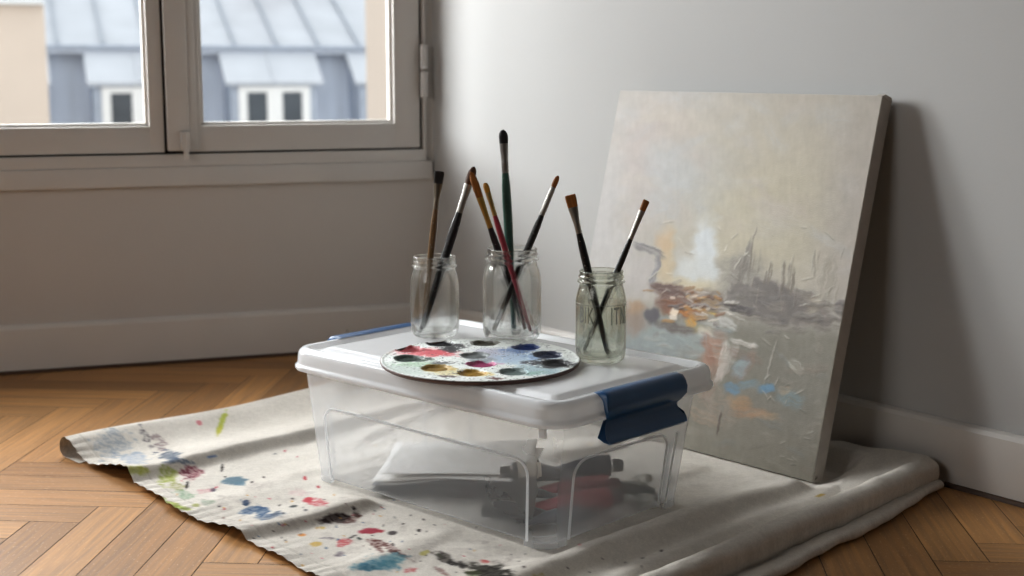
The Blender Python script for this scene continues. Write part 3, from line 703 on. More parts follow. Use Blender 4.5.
    for a in [((120, 138, 160), 112, 444, 16, 14, -30, .45, 1.6, .6), ((130, 150, 178), 132, 458, 14, 6, 10, .5, 1.4, .5), ((86, 124, 168), 102, 468, 4, 2, 20, .9, .8),
              (LIM, 134, 471, 14, 5, -4, .75, 1.0, .3), ((150, 160, 70), 168, 476, 9, 9, 10, .75, 1.2, .5), ((150, 150, 90), 176, 486, 8, 4, 0, .5, 1.2, .5),
              ((96, 90, 96), 146, 437, 3, 12, -30, .7, 2.0, .7), ((120, 100, 104), 160, 446, 5, 12, -25, .55, 2.0, .7), ((84, 96, 114), 170, 457, 12, 6, 20, .8, 1.6, .3), ((92, 104, 124), 184, 461, 12, 3, 15, .7, 1.3, .4),
              (LIM, 222, 422, 3, 11, 22, .85, .8, .1), ((190, 186, 84), 219, 430, 2, 6, 20, .8, .6), ((206, 120, 128), 199, 423, 2.5, 2.5, 0, .8),
              ((96, 130, 180), 211, 457, 5, 1.6, -8, .85), ((120, 150, 196), 202, 460, 3, 1.2, -8, .7),
              ((132, 66, 78), 191, 472, 10, 7, -10, .85, 1.3, .5), ((92, 44, 54), 188, 474, 7, 4, -10, .6, 1.3, .6), (BLK, 187, 485, 1.4, 4, 12, .9, .6), (BLK, 222, 468, 1.3, 4, 5, .85, .6),
              ((104, 128, 142), 234, 481, 11, 4, -4, .9, .7), ((110, 136, 150), 240, 484, 6, 2, 0, .8, .7), ((70, 74, 90), 213, 490, 2.4, 1.4, 0, .9), ((200, 130, 140), 205, 491, 8, 2, -8, .5, 1.2, .5),
              ((130, 160, 130), 186, 495, 11, 4, 10, .6, 1.3, .5), ((150, 168, 90), 160, 499, 10, 3, 25, .75, 1.0, .3), ((160, 172, 84), 174, 505, 11, 3, 20, .75, 1.0, .3), ((150, 166, 80), 183, 508, 8, 2, 10, .7, 1.0, .3), ((176, 180, 110), 196, 505, 4, 2, 0, .7),
              ((120, 140, 120), 208, 502, 9, 2.6, -5, .6, 1.2, .5), ((46, 66, 96), 246, 503, 3.6, 3.2, 0, .95, .6), ((64, 90, 124), 251, 509, 11, 4, -12, .9, 1.3, .35), ((70, 96, 128), 262, 512, 7, 3, -15, .85, 1.2, .3), ((84, 104, 130), 270, 516, 13, 2.6, -8, .8, 1.0, .45), ((78, 92, 112), 275, 514, 6, 2, -30, .7),
              ((184, 66, 76), 308, 500, 5, 2.6, 0, .9, .6), ((196, 92, 100), 320, 503, 11, 3.4, 6, .8, 1.2, .55), ((188, 70, 80), 305, 478, 2, 1.6, 40, .9), ((180, 60, 70), 318, 487, 2, 1.2, 20, .9), ((206, 160, 164), 300, 492, 10, 4, 0, .3, 1.4, .5),
              ((46, 34, 32), 337, 518, 19, 5, -8, .97, 1.0, .25), ((84, 48, 44), 352, 519, 8, 3, -20, .7, 1.2, .5), (BLK, 354, 508.5, 2.2, 1.6, 0, .95, .4), ((60, 64, 66), 294, 506, 4, 1.2, -6, .8), ((70, 70, 76), 306, 510, 2.4, 1, 0, .7),
              ((162, 56, 72), 369, 531, 10, 2.6, -3, .9, .7), ((168, 62, 74), 380, 531, 3.6, 1.4, 0, .9), ((66, 60, 60), 393, 533, 5, 2, -8, .85, .7), (BLK, 419, 530.5, 2, 1.6, 0, .9, .5), ((70, 66, 64), 352, 537, 5, 1.2, -20, .7), ((52, 60, 58), 359, 538, 3, 1.2, 20, .8),
              ((212, 140, 70), 302, 535, 3.6, 1.8, 0, .85), ((206, 170, 84), 316, 544, 5, 2.4, 0, .8, 1.0, .2), ((216, 180, 90), 322, 528, 3, 1.4, 0, .6), ((196, 84, 90), 344, 542, 7, 4, -20, .75, 1.2, .5), ((110, 100, 110), 340, 554, 5, 3, -30, .7, 1.1, .3), ((96, 90, 100), 328, 538, 6, 1.6, 0, .6, 1.2, .4),
              (MAR, 374, 545, 12, 2.2, 40, .75, 1.6, .6), (MAR, 390, 548, 20, 2.6, 28, .75, 1.6, .6), ((100, 58, 52), 381, 550, 11, 2, 55, .6, 1.6, .6), ((86, 50, 48), 400, 555, 12, 1.6, 24, .75, 1.2, .5),
              (TEA, 378, 564, 21, 7, -4, .92, 1.1, .3), ((96, 146, 160), 396, 560, 12, 5, -10, .85, 1.1, .3), ((70, 112, 130), 366, 568, 9, 3.5, 0, .8, 1.1, .3), ((150, 176, 182), 388, 556, 8, 3, 0, .6, 1.2, .5),
              ((52, 46, 42), 444, 558, 9, 4, 25, .9, 1.2, .35), ((46, 42, 40), 458, 564, 11, 3, 12, .9, 1.2, .3), ((60, 70, 50), 440, 556, 4, 1.4, 40, .6), ((186, 176, 80), 424, 553, 4, 2, -20, .75, .9, .2), ((196, 80, 78), 485, 562, 5, 2, 10, .75, 1.1, .4), ((186, 90, 92), 412, 570, 6, 3, 0, .7, 1.2, .4), ((110, 70, 66), 440, 570, 8, 2, 30, .5, 1.3, .5),
              ((40, 38, 32), 490, 571, 20, 7, 4, .97, 1.0, .15), ((70, 78, 44), 474, 573, 7, 3, 0, .6, 1.0, .4), ((176, 150, 70), 540, 575, 8, 2, -8, .5, 1.2, .5),
              ((206, 176, 90), 821, 495, 5, 1.4, -10, .8, .8), (BLK, 762, 537, 1.6, 1.4, 0, .9, .4)]:
        splat(*a)
    for k in range(150):      # fine droplets
        x = random.gauss(330, 110); y = random.gauss(520, 32)
        splat(random.choice([BLK, BLK, RED, BLU, MAR, (200, 150, 70), (120, 120, 120), (206, 120, 128)]), x, y, random.uniform(.6, 1.7), random.uniform(.5, 1.1), random.uniform(-40, 40), .75, .4)
    for k in range(60):
        x = random.uniform(180, 560); y = 470 + (x - 180) * .24 + random.uniform(-10, 40)
        splat((150, 140, 136), x, y, random.uniform(4, 12), random.uniform(2, 5), 0, .18, 1.6, .6)
    for k in range(16):
        splat(BLK, random.uniform(500, 720), random.uniform(548, 575), random.uniform(.8, 1.8), random.uniform(.6, 1.2), 0, .7, .4)
    # stitched seam lines near the hem, drawn darker and slightly sunk
    seam = np.exp(-((V - vf[:, None] - .030) / .0015) ** 2) * flat
    col -= (seam * 20)[..., None]; Z -= seam * .0008
    c = lin_np(np.clip(col, 0, 255))
    m, nt, out = new_mat('canvas_cloth'); L = nt.links
    p = N(nt, 'ShaderNodeBsdfPrincipled'); p.inputs['Roughness'].default_value = .92; p.inputs['Specular IOR Level'].default_value = .15
    L.new(p.outputs[0], out.inputs[0])
    at = N(nt, 'ShaderNodeAttribute', attribute_name='Col')
    tc = N(nt, 'ShaderNodeTexCoord')
    hs = []
    for sc in ((900, 220, 200), (220, 900, 200)):
        mp = N(nt, 'ShaderNodeMapping'); mp.inputs['Scale'].default_value = sc; L.new(tc.outputs['Object'], mp.inputs[0])
        w = N(nt, 'ShaderNodeTexNoise'); w.inputs['Scale'].default_value = 1.0; w.inputs['Detail'].default_value = 3; L.new(mp.outputs[0], w.inputs['Vector']); hs.append(w)
    ad = N(nt, 'ShaderNodeMath', operation='ADD'); L.new(hs[0].outputs[0], ad.inputs[0]); L.new(hs[1].outputs[0], ad.inputs[1])
    mr = N(nt, 'ShaderNodeMapRange'); mr.inputs[1].default_value = .7; mr.inputs[2].default_value = 1.3; mr.inputs[3].default_value = .88; mr.inputs[4].default_value = 1.08; L.new(ad.outputs[0], mr.inputs[0])
    s = N(nt, 'ShaderNodeVectorMath', operation='SCALE'); L.new(at.outputs['Color'], s.inputs[0]); L.new(mr.outputs[0], s.inputs['Scale']); L.new(s.outputs[0], p.inputs['Base Color'])
    b = N(nt, 'ShaderNodeBump'); b.inputs['Strength'].default_value = .3; b.inputs['Distance'].default_value = .0012; L.new(ad.outputs[0], b.inputs['Height']); L.new(b.outputs[0], p.inputs['Normal'])
    P = np.stack([U, V, Z], -1)
    o = grid_mesh('drop_cloth', P, c, m, None, MBX)
    tag(o, 'paint-spattered cream canvas drop cloth spread on the parquet with rolled edge', 'cloth')
CLOTH = (216, 210, 201)
build_cloth()

# ------------------------------------------------------------------ storage box
ZB = .0062           # cloth surface
LZ = .232            # lid panel height
def build_box():
    root = thing('storage_box', 'clear plastic storage box with frosted lid and blue latches on the drop cloth', 'storage box', MBX @ Matrix.Translation((0, 0, ZB)))
    z0, z1 = .007, .205
    def ring(t, extra=0.0):
        a = np.array([-.545, -.012, .016, .338]) * (1 - t) + np.array([-.568, .010, .004, .362]) * t
        return a
    def wall(t, off=0, r=.03): a = ring(t); return rrect(a[0] - off, a[1] + off, a[2] - off, a[3] + off, r, z0 + (z1 - z0) * t)
    bm = BM()
    loops(bm, [wall(0, -.012, .022), wall(0, -.004, .027), wall(.025, 0)] + [wall(t) for t in (.1, .4, .7, .93)] + [wall(.95, .003), wall(1.0, .004)], False, False)
    bm_obj('body', bm, M['clear'], root)
    bm = BM(); bm.faces.new([bm.verts.new(p) for p in wall(0, -.012, .022)]); bm_obj('base', bm, M['base'], root)
    # corner feet
    for (cu, cv, su, sv) in ((0, 0, 1, 1), (1, 0, -1, 1), (1, 1, -1, -1), (0, 1, 1, -1)):
        a = ring(.02); x = (a[0], a[1])[cu]; y = (a[2], a[3])[cv]; r = .03; w = .045
        pts = [Vector((x + su * w, y, 0))]
        for k in range(9):
            t = PI / 2 * k / 8; pts.append(Vector((x + su * (r - r * math.sin(t)), y + sv * (r - r * math.cos(t)), 0)))
        pts.append(Vector((x, y + sv * w, 0)))
        inner = [Vector((x + su * (w - .002), y + sv * .008, 0)), Vector((x + su * .008, y + sv * (w - .002), 0))]
        poly = pts + inner[::-1]
        bm = BM(); A = [bm.verts.new(p + Vector((0, 0, .0004))) for p in poly]; B_ = [bm.verts.new(p + Vector((0, 0, .011))) for p in poly]
        n = len(poly)
        for i in range(n): bm.faces.new((A[i], A[(i + 1) % n], B_[(i + 1) % n], B_[i]))
        bm.faces.new(A[::-1])
        bm_obj('foot', bm, M['clear'], root)
    # moulded arch ribs on the four sides
    def pt(side, f, t):
        a = ring(t); z = z0 + (z1 - z0) * t
        if side == 'f': return Vector((a[0] + (a[1] - a[0]) * f, a[2] - .001, z))
        if side == 'b': return Vector((a[0] + (a[1] - a[0]) * f, a[3] + .001, z))
        if side == 'r': return Vector((a[1] + .001, a[2] + (a[3] - a[2]) * f, z))
        return Vector((a[0] - .001, a[2] + (a[3] - a[2]) * f, z))
    for side, f0, f1, t1, fr in (('f', .095, .925, .635, .05), ('b', .095, .925, .635, .05), ('r', .15, .80, .62, .09), ('l', .15, .80, .62, .09)):
        path = [pt(side, f0 - .004, .01), pt(side, f0, t1 - .13)]
        for k in range(1, 7):
            a = PI / 2 * k / 6; path.append(pt(side, f0 + fr * (1 - math.cos(a)), t1 - .13 + .13 * math.sin(a)))
        for k in range(6):
            a = PI / 2 * k / 6; path.append(pt(side, f1 - fr * (1 - math.sin(a)), t1 - .13 + .13 * math.cos(a)))
        path += [pt(side, f1, t1 - .13), pt(side, f1 + .004, .01)]
        bm = BM(); tube(bm, path, .0021, 8); bm_obj('rib', bm, M['rib'], root)
    bm = BM(); tube(bm, [pt('r', .86, .02), pt('r', .86, .60)], .0018, 8); bm_obj('rib', bm, M['rib'], root)
    # raised oval on the base at the near corner
    bm = BM(); tube(bm, [Vector((-.07 + .03 * math.cos(2 * PI * k / 24), .07 + .034 * math.sin(2 * PI * k / 24), z0 + .001)) for k in range(25)], .0009, 6, False); bm_obj('base_ring', bm, M['rib'], root)
    # lid
    def lr(off, z, r): return rrect(-.590 + off, .030 - off, -.010 + off, .394 - off, max(r - off, .008), z, 10)
    lid = BM(); LZo = LZ - ZB
    loops(lid, [lr(.010, .190, .05), lr(.003, .189, .05), lr(.0, .193, .05), lr(.0005, .197, .05), lr(.004, .199, .05), lr(.0048, .203, .05), lr(.0055, .214, .05), lr(.008, .221, .05), lr(.013, .2255, .05), lr(.020, .2265, .05),
                lr(.026, .225, .05), lr(.031, .2195, .05), lr(.040, .2190, .05), lr(.046, .2205, .05), lr(.052, LZo - .0016, .056), lr(.056, LZo - .0003, .06), lr(.062, LZo, .062)], False, True)
    lo = bm_obj('lid', lid, M['lid'], root, angle=60)
    # latches
    def latch(side):
        X = .030 if side == 'r' else -.590
        s = 1 if side == 'r' else -1
        pr = [(-.022, .2272), (-.010, .2300), (.002, .2285), (.0075, .222), (.009, .212), (.0075, .200), (.001, .190), (-.003, .183), (-.001, .177), (.008, .170), (.0165, .164), (.0185, .1595), (.015, .156), (.006, .1575), (-.001, .164), (-.006, .174), (-.008, .186), (-.004, .1875), (.001, .1905), (.0005, .206), (.001, .2175), (-.006, .2235), (-.016, .2275)]
        vs = [.082, .0825, .085, .095, .19, .275, .283, .2855, .286]
        ins = [.35, .7, .93, 1, 1, 1, .93, .7, .35]
        bm = BM(); rings = []
        cx = sum(p[0] for p in pr) / len(pr); cz = sum(p[1] for p in pr) / len(pr)
        v0, v1 = .094, .281
        for v, k in zip(np.linspace(0, 1, 9), ins):
            row = []
            for (a, z) in pr:
                wide = .016 * max(0, 1 - abs(z - .163) / .014) + .006 * max(0, 1 - abs(z - .215) / .014) - .006 * max(0, 1 - abs(z - .184) / .01)
                q = (.5 + (v - .5) * 1.0)
                w2 = .005 * max(0, 1 - abs(z - .205) / .016) - .013 * max(0, 1 - abs(z - .181) / .010) - .010 * max(0, 1 - abs(z - .162) / .012)
                L0, L1 = v0 - wide, v1 - .004 + w2
                e = (0, .004, .012, .05, .5, .95, .988, .996, 1)[int(round(v * 8))]
                kk = 1 - (1 - k) * .10
                row.append(Vector((X + s * (cx + (a - cx) * kk), L0 + (L1 - L0) * e, cz + (z - cz) * kk)))
            rings.append(row)
        loops(bm, rings, True, True)
        o = bm_obj('latch', bm, M['blue'], root, angle=50); o['label'] = 'blue locking latch on the ' + ('right' if side == 'r' else 'left') + ' end of the lid'
    latch('r'); latch('l')
    bm = BM(); box(bm, -.011, .002, -.0035, .002, .174, .1885, .0025, 3); bm_obj('lid_tab', bm, M['rib'], root)
build_box()

# ------------------------------------------------------------------ glass jars
def jar(x, y, R, H, mat, label):
    root = thing('glass_jar', label, 'jar', Matrix.Translation((x, y, LZ + .0006)), 'glass jars on the box lid')
    s = R; nr = R * .85; t = .0024
    o = [(0.0001, .004), (s * .55, .0035), (s * .74, .0005), (s * .82, 0), (s * .93, .004), (s * .985, .012), (s, .022), (s, H * .45), (s, H * .62), (s * .992, H * .67), (s * .972, H * .71), (s * .94, H * .75), (s * .91, H * .785), (s * .88, H * .81), (nr * 1.005, H * .838), (nr, H * .862),
         (nr + .0032, H * .870), (nr + .0040, H * .880), (nr + .0030, H * .890), (nr + .0004, H * .897), (nr + .0002, H * .918), (nr + .0018, H * .926), (nr + .0022, H * .934), (nr + .0008, H * .944), (nr, H * .955), (nr + .0002, H * .975), (nr + .0010, H * .988), (nr, H * .998), (nr - .0012, H)]
    i = [(nr - .0024, H * .998), (nr - .0032, H * .985), (nr - t, H * .90), (nr - t, H * .84), (s * .88 - t, H * .803), (s * .91 - t, H * .778), (s * .94 - t, H * .745), (s * .972 - t, H * .705), (s * .992 - t, H * .665), (s - t, H * .62), (s - t, H * .4), (s - t, .026), (s * .95 - t, .014), (s * .84 - t, .0085), (s * .5, .0075), (.0001, .0078)]
    bm = BM(); lathe(bm, o + i, 64, closed=False)
    bm_obj('jar_glass', bm, mat, root, angle=80)
    return root
j1p = onz(435, 335.5, LZ); j2p = onz(512, 338.5, LZ); j3p = onz(600.5, 360.5, LZ)
J1 = jar(j1p.x, j1p.y, .0425, .140, M['jar'], 'small clear glass jar with two brushes, furthest left on the box lid')
J2 = jar(j2p.x, j2p.y, .0505, .158, M['jar'], 'large clear glass jar with four brushes, in the middle behind the palette')
J3 = jar(j3p.x, j3p.y, .0405, .146, M['jar2'], 'greenish embossed glass jar with two brushes, right of the palette')
M['emboss'] = plastic_mat('embossed_glass', .16, tint=(.60, .62, .56), rough=.1)
def emboss(txt, ang0, z, size, parent, R, sp=1.0):
    cu = bpy.data.curves.new('t', 'FONT'); cu.body = txt; cu.size = size; cu.extrude = .0007; cu.align_x = 'CENTER'; cu.resolution_u = 3; cu.space_character = sp
    to = bpy.data.objects.new('t', cu); COL.objects.link(to)
    dg = bpy.context.evaluated_depsgraph_get(); dg.update()
    me = bpy.data.meshes.new_from_object(to.evaluated_get(dg))
    bpy.data.objects.remove(to); bpy.data.curves.remove(cu)
    for v in me.vertices:
        a = ang0 + v.co.x * .62 / R; rr = R + .0001 + (v.co.z + .0007) * .8; zz = z + v.co.y * 1.35
        v.co = Vector((rr * math.cos(a), rr * math.sin(a), zz))
    me.name = 'embossed_letters'
    o = link('embossed_letters', me, M['emboss'], parent); o['label'] = 'raised glass lettering on the jar'
emboss('BIK', math.radians(-128), .066, .028, J3, .0405, 1.1)
emboss('ITN', math.radians(-50), .064, .030, J3, .0405, 1.1)
emboss('Lr', math.radians(-118), .098, .011, J3, .0405, 1.1)
bm = BM(); tube(bm, [Vector((.0408 * math.cos(2 * PI * k / 64), .0408 * math.sin(2 * PI * k / 64), .0945)) for k in range(65)], .0005, 6, False)
o = bm_obj('moulding_line', bm, M['emboss'], J3)

# ------------------------------------------------------------------ brushes
def brush(label, bottom, tip, jy, f_frac, b_frac, wh, wt, hcol, fcol, bcol, flat=.45, tipshape='round', group='paint brushes in the jars', spots=True, jarR=None):
    """bottom = (photo column, depth offset) on the jar floor; tip = (photo column, row, depth offset); jy = depth of the jar axis"""
    yb = jy + bottom[1]; zb_ = LZ + .0105
    P0 = Vector(((bottom[0] - 512) / FPX * (yb * math.cos(PITCH) + (CAMH - zb_) * math.sin(PITCH)), yb, zb_)); P1 = aty(tip[0], tip[1], jy + tip[2])
    d = P1 - P0; L_ = d.length; za = d.normalized()
    view = (P1 - CP).normalized()
    xa = view.cross(za).normalized(); ya = za.cross(xa)
    mw = Matrix(((xa.x, ya.x, za.x, P0.x), (xa.y, ya.y, za.y, P0.y), (xa.z, ya.z, za.z, P0.z), (0, 0, 0, 1)))
    root = thing('paint_brush', label, 'paint brush', mw, group)
    def loft(st, seg=20):
        rings = [[Vector((rx * math.cos(2 * PI * k / seg), ry * math.sin(2 * PI * k / seg), z)) for k in range(seg)] for rx, ry, z in st]
        b = BM(); loops(b, rings); return b
    zf = L_ * f_frac; zb = L_ * b_frac
    hm = pbr('brush_handle_paint', hcol, .32, var=.12, vscale=30, spec=.5, dirt=((186, 180, 170), 260, .665) if spots else None)
    wh *= 1.14
    st = [(wh * .40, wh * .40, 0), (wh * .58, wh * .58, .003)]
    for t, k in ((.12, .66), (.3, .78), (.5, .90), (.68, .98), (.80, 1.0), (.9, .92), (.97, .76), (1.0, .70)):
        st.append((wh * k, wh * k, zf * t))
    bm_obj('handle', loft(st), hm, root)
    fm = pbr('ferrule_metal', tuple(int(v * .88) for v in fcol), .40, metal=1.0, var=.15, vscale=60)
    r0 = wh * .74; fl = zb - zf
    st = [(r0 * .98, r0 * .98, zf - .004), (r0 * 1.06, r0 * 1.06, zf), (r0 * .96, r0 * .96, zf + fl * .08), (r0 * 1.08, r0 * 1.08, zf + fl * .14), (r0 * .98, r0 * .98, zf + fl * .2), (r0 * 1.08, r0 * 1.08, zf + fl * .26), (r0 * 1.0, r0 * 1.0, zf + fl * .32)]
    for t in (.45, .6, .8, 1.0):
        st.append((r0 + (wt - r0) * (t - .3) / .7, r0 + (wt * flat - r0) * (t - .3) / .7, zf + fl * t))
    bm_obj('ferrule', loft(st), fm, root)
    bl = L_ - zb
    bmt = pbr('bristle_hair', bcol, .7, var=.45, vscale=30, stretch=(14, 14, .6), bump=.6, bscale=60)
    b0 = wt * .94
    if tipshape == 'round':
        st = [(b0, b0 * flat, zb - .003), (b0 * 1.10, b0 * flat * 1.1, zb + bl * .25), (b0 * 1.14, b0 * flat * 1.12, zb + bl * .5), (b0 * .98, b0 * flat * .95, zb + bl * .75), (b0 * .65, b0 * flat * .6, zb + bl * .92), (b0 * .2, b0 * flat * .2, L_)]
    else:
        st = [(b0, b0 * flat, zb - .003), (b0 * 1.08, b0 * flat, zb + bl * .4), (b0 * 1.13, b0 * flat * .9, zb + bl * .8), (b0 * 1.10, b0 * flat * .6, zb + bl * .97), (b0 * .95, b0 * flat * .3, L_)]
    bb = loft(st, 28)
    for v in bb.verts:
        if v.co.z > zb + bl * .3: v.co.x += random.uniform(-1, 1) * wt * .035; v.co.z += random.uniform(-1, 1) * bl * .03
    bm_obj('bristles', bb, bmt, root)
    return root
BLKH = (22, 20, 20)
y1, y2, y3 = j1p.y, j2p.y, j3p.y
brush('flat brush with worn wooden handle and square black bristles in left jar', (423, .012), (439.5, 171.5, .012), y1, .775, .925, .0052, .0078, (118, 92, 62), (150, 140, 126), (26, 22, 20), .35, 'flat')
brush('black-handled brush with brown head leaning right in left jar', (421.5, -.012), (474, 167, .012), y1, .735, .895, .0070, .0070, BLKH, (176, 172, 166), (86, 52, 24), .75, 'round')
brush('black-handled brush with gold ferrule and amber head leaning left in middle jar', (526, .014), (471, 172, .010), y2, .665, .845, .0055, .0062, (24, 24, 30), (190, 158, 92), (150, 94, 32), .7, 'round')
brush('red-handled brush with gold ferrule and yellow head in middle jar', (531, -.010), (485, 183, -.014), y2, .80, .94, .0046, .0048, (150, 50, 66), (196, 170, 110), (186, 134, 44), .7, 'round')
brush('tall green-handled brush with rounded black head standing upright in middle jar', (514, .024), (503, 130, .026), y2, .80, .935, .0070, .0074, (56, 92, 82), (170, 168, 164), (20, 20, 22), .7, 'round')
brush('black-handled brush with small orange head leaning right in middle jar', (493, .0), (558, 176, .0), y2, .765, .93, .0056, .0044, BLKH, (176, 172, 166), (148, 88, 30), .8, 'round')
brush('flat black-handled brush with amber square bristles leaning left in right jar', (608, -.012), (570, 195, .007), y3, .775, .925, .0056, .0082, BLKH, (172, 168, 160), (158, 98, 32), .38, 'flat')
brush('slim black-handled brush with small amber head leaning right in right jar', (583, .006), (646.5, 200.5, -.004), y3, .765, .935, .0046, .0050, BLKH, (176, 172, 166), (152, 94, 32), .7, 'flat')

# ------------------------------------------------------------------ palette
def build_palette():
    zt = LZ + .0085
    pl = onz(379, 361.5, zt); pr = onz(581, 361.5, zt); pf = onz(480, 382.0, zt); pb = onz(480, 338.5, zt)
    cx = (pl.x + pr.x) / 2; cy = (pf.y + pb.y) / 2
    rx = (pr.x - pl.x) / 2; ry = (pb.y - pf.y) / 2
    tilt = math.radians(0)
    mw = Matrix.Translation((cx, cy, LZ + .0008))
    root = thing('paint_palette', 'round white mixing palette crusted with paint on the box lid', 'palette', mw)
    S = 26 / FPX
    wells = []
    def W(X, Y, r, c, name, mess=.5): 
        P = onz(380 + X / 4.8, 325 + Y / 4.8, zt - .002); wells.append((P.x - cx, P.y - cy, r, c, name, mess))
    W(138, 119, .0232, (150, 22, 34), 'red'); W(292, 92, .0245, (14, 14, 20), 'black'); W(500, 90, .0245, (62, 54, 30), 'olive brown'); W(700, 110, .0240, (26, 50, 110), 'blue')
    W(805, 147, .0245, (24, 34, 66), 'navy blue'); W(845, 188, .0232, (18, 20, 24), 'black'); W(640, 229, .0232, (108, 124, 122), 'grey green'); W(442, 234, .0232, (168, 128, 20), 'ochre yellow')
    W(268, 210, .0235, (150, 116, 22), 'dull yellow'); W(138, 164, .0240, (26, 50, 36), 'dark green'); W(455, 150, .0235, (120, 126, 126), 'grey'); W(486, 191, .0232, (160, 56, 104), 'magenta')
    nr_, na = 130, 420
    Rr = np.concatenate([np.linspace(0.002, 1, nr_)])[:, None] * np.ones(na)[None]
    A = np.linspace(0, 2 * PI, na)[None] * np.ones(nr_)[:, None]
    X = Rr * np.cos(A) * rx; Y = Rr * np.sin(A) * ry
    top = .0075
    Z = np.full_like(X, top) + .0012 * sstep(.95, .985, Rr) - .0012 * sstep(.985, 1.0, Rr)
    n1 = fbm(X / .016 + 50, Y / .016 + 50, 4) - .5; n2 = fbm(X / .005 + 20, Y / .005 + 90, 3); n3 = fbm(X / .03 + 10, Y / .03 + 5, 3) - .5
    col = np.zeros(X.shape + (3,)); col[:] = (238, 242, 238)
    col += (n1 * 30)[..., None]
    def lay(c, m): m = np.clip(m, 0, 1)[..., None]; col[:] = col * (1 - m) + np.array(c) * m
    def mess(c, X0, Y0, rxp, ryp, a=.9, th=.5, ang=0):
        P = onz(380 + X0 / 4.8, 325 + Y0 / 4.8, zt); dx = X - (P.x - cx) + n3 * .02; dy = Y - (P.y - cy) + n1 * .03
        q = np.sqrt((dx / rxp) ** 2 + (dy / ryp) ** 2); m = (1 - sstep(.5, 1.1, q)) * sstep(th - .08, th + .04, n2 + .30 * (1 - q))
        lay(c, m * a)
    # tinted washes and smears between the wells
    mess((236, 170, 172), 210, 130, .060, .050, .8, .40); mess((206, 70, 80), 250, 135, .030, .03, .8, .52); mess((214, 96, 104), 320, 140, .03, .025, .6, .52)
    mess((178, 176, 196), 560, 140, .060, .07, .75, .42); mess((166, 190, 212), 690, 160, .065, .06, .75, .42); mess((120, 150, 190), 740, 150, .03, .03, .7, .5)
    mess((150, 178, 188), 760, 215, .05, .05, .75, .42); mess((190, 206, 196), 110, 210, .06, .06, .6, .45); mess((222, 206, 150), 350, 225, .05, .03, .7, .46); mess((160, 196, 160), 180, 185, .05, .03, .5, .48)
    mess((216, 84, 96), 230, 128, .050, .028, .85, .46); mess((150, 24, 34), 170, 122, .030, .020, .9, .48); mess((90, 120, 170), 660, 120, .04, .03, .75, .47); mess((206, 176, 90), 330, 210, .022, .02, .8, .5); mess((226, 200, 120), 500, 236, .024, .02, .8, .48); mess((150, 186, 176), 720, 230, .035, .02, .8, .48); mess((206, 160, 190), 540, 185, .02, .014, .7, .48)
    mess((28, 28, 32), 360, 100, .030, .030, .95, .50); mess((24, 26, 30), 330, 115, .022, .03, .95, .5); mess((22, 24, 34), 740, 180, .022, .016, .95, .5); mess((18, 20, 24), 850, 190, .034, .030, .97, .42); mess((26, 30, 40), 800, 170, .026, .02, .9, .5)
    mess((30, 56, 40), 180, 165, .034, .022, .85, .5); mess((40, 40, 44), 300, 180, .02, .015, .7, .52); mess((96, 46, 36), 560, 258, .016, .01, .9, .48); mess((60, 36, 34), 340, 245, .02, .01, .8, .52); mess((140, 150, 156), 480, 165, .03, .02, .7, .48)
    spk = fbm(X / .0022 + 70, Y / .0026 + 30, 2)
    lay((60, 58, 62), sstep(.77, .80, spk) * .7 * sstep(.35, .55, fbm(X / .04 + 9, Y / .04, 2)))
    spk2 = fbm(X / .004 + 7, Y / .0035 + 3, 2); lay((44, 42, 46), sstep(.74, .77, spk2) * .85 * sstep(.3, .5, fbm(X / .05, Y / .05, 2)))
    lay((70, 50, 44), sstep(.988, .998, Rr))
    Hh = (n2 - .5) * .0006
    for (wx, wy, r, c, nm, ms) in wells:
        d = np.sqrt((X - wx) ** 2 + ((Y - wy) / 1.16) ** 2 )
        Z -= .0055 * (1 - sstep(.60 * r, 1.04 * r, d))
        dd = d + n1 * .014 + n3 * .006
        shade = .8 + .35 * sstep(.3, .7, n2)
        m = 1 - sstep(.90 * r, 1.02 * r, dd)
        lay(c, m * .97)
        hl = m * sstep(.60, .68, n2) * .35; lay(tuple(min(255, v + 70) for v in c), hl)
    Z = Z + Hh
    under = [(1.0, .006), (.992, .003), (.97, .0006), (.90, .0), (.0005, .0)]
    Pg = np.stack([X, Y, Z], -1)
    rows = [np.stack([k * np.cos(A[0]) * rx, k * np.sin(A[0]) * ry, np.full(na, z)], -1) for k, z in under]
    Pg = np.concatenate([Pg, np.array(rows)], 0)
    cc = np.concatenate([col, np.tile(np.array([[[92, 66, 58]]], float), (len(rows), na, 1))], 0)
    m = pbr('palette_paint_skin', (220, 220, 220), .46, var=.04, vscale=40, bump=.25, bscale=260, attr='Col')
    o = grid_mesh('palette_tray', Pg, lin_np(np.clip(cc, 0, 255)), m, root, None, True)
    for (wx, wy, r, c, nm, ms) in wells:           # glossy paint pooled in each well
        bm = BM(); k = 40; rr = [.66 + .56 * (vn) for vn in np.array([float(fbm(np.array(3 + 1.6 * math.cos(2 * PI * i / k) + wx * 90), np.array(3 + 1.6 * math.sin(2 * PI * i / k) + wy * 90), 3)) for i in range(k)])]
        rings = []
        for f, z in ((1.0, .0030), (.96, .0040), (.82, .0040), (.55, .0036), (.28, .0038), (.02, .0036)):
            rings.append([Vector((wx + f * rr[i] * r * math.cos(2 * PI * i / k), wy + f * rr[i] * r * 1.16 * math.sin(2 * PI * i / k), z - .0004 + random.uniform(-.00022, .00022) + .0012 * (f > .9))) for i in range(k)])
        loops(bm, rings, False, True)
        pm = pbr('paint_' + nm.replace(' ', '_'), tuple(int(v * .9) for v in c), .55, var=.35, vscale=90, bump=.6, bscale=160, spec=.14)
        q = bm_obj('paint_pool', bm, pm, root); q['label'] = nm + ' paint in a palette well'
build_palette()

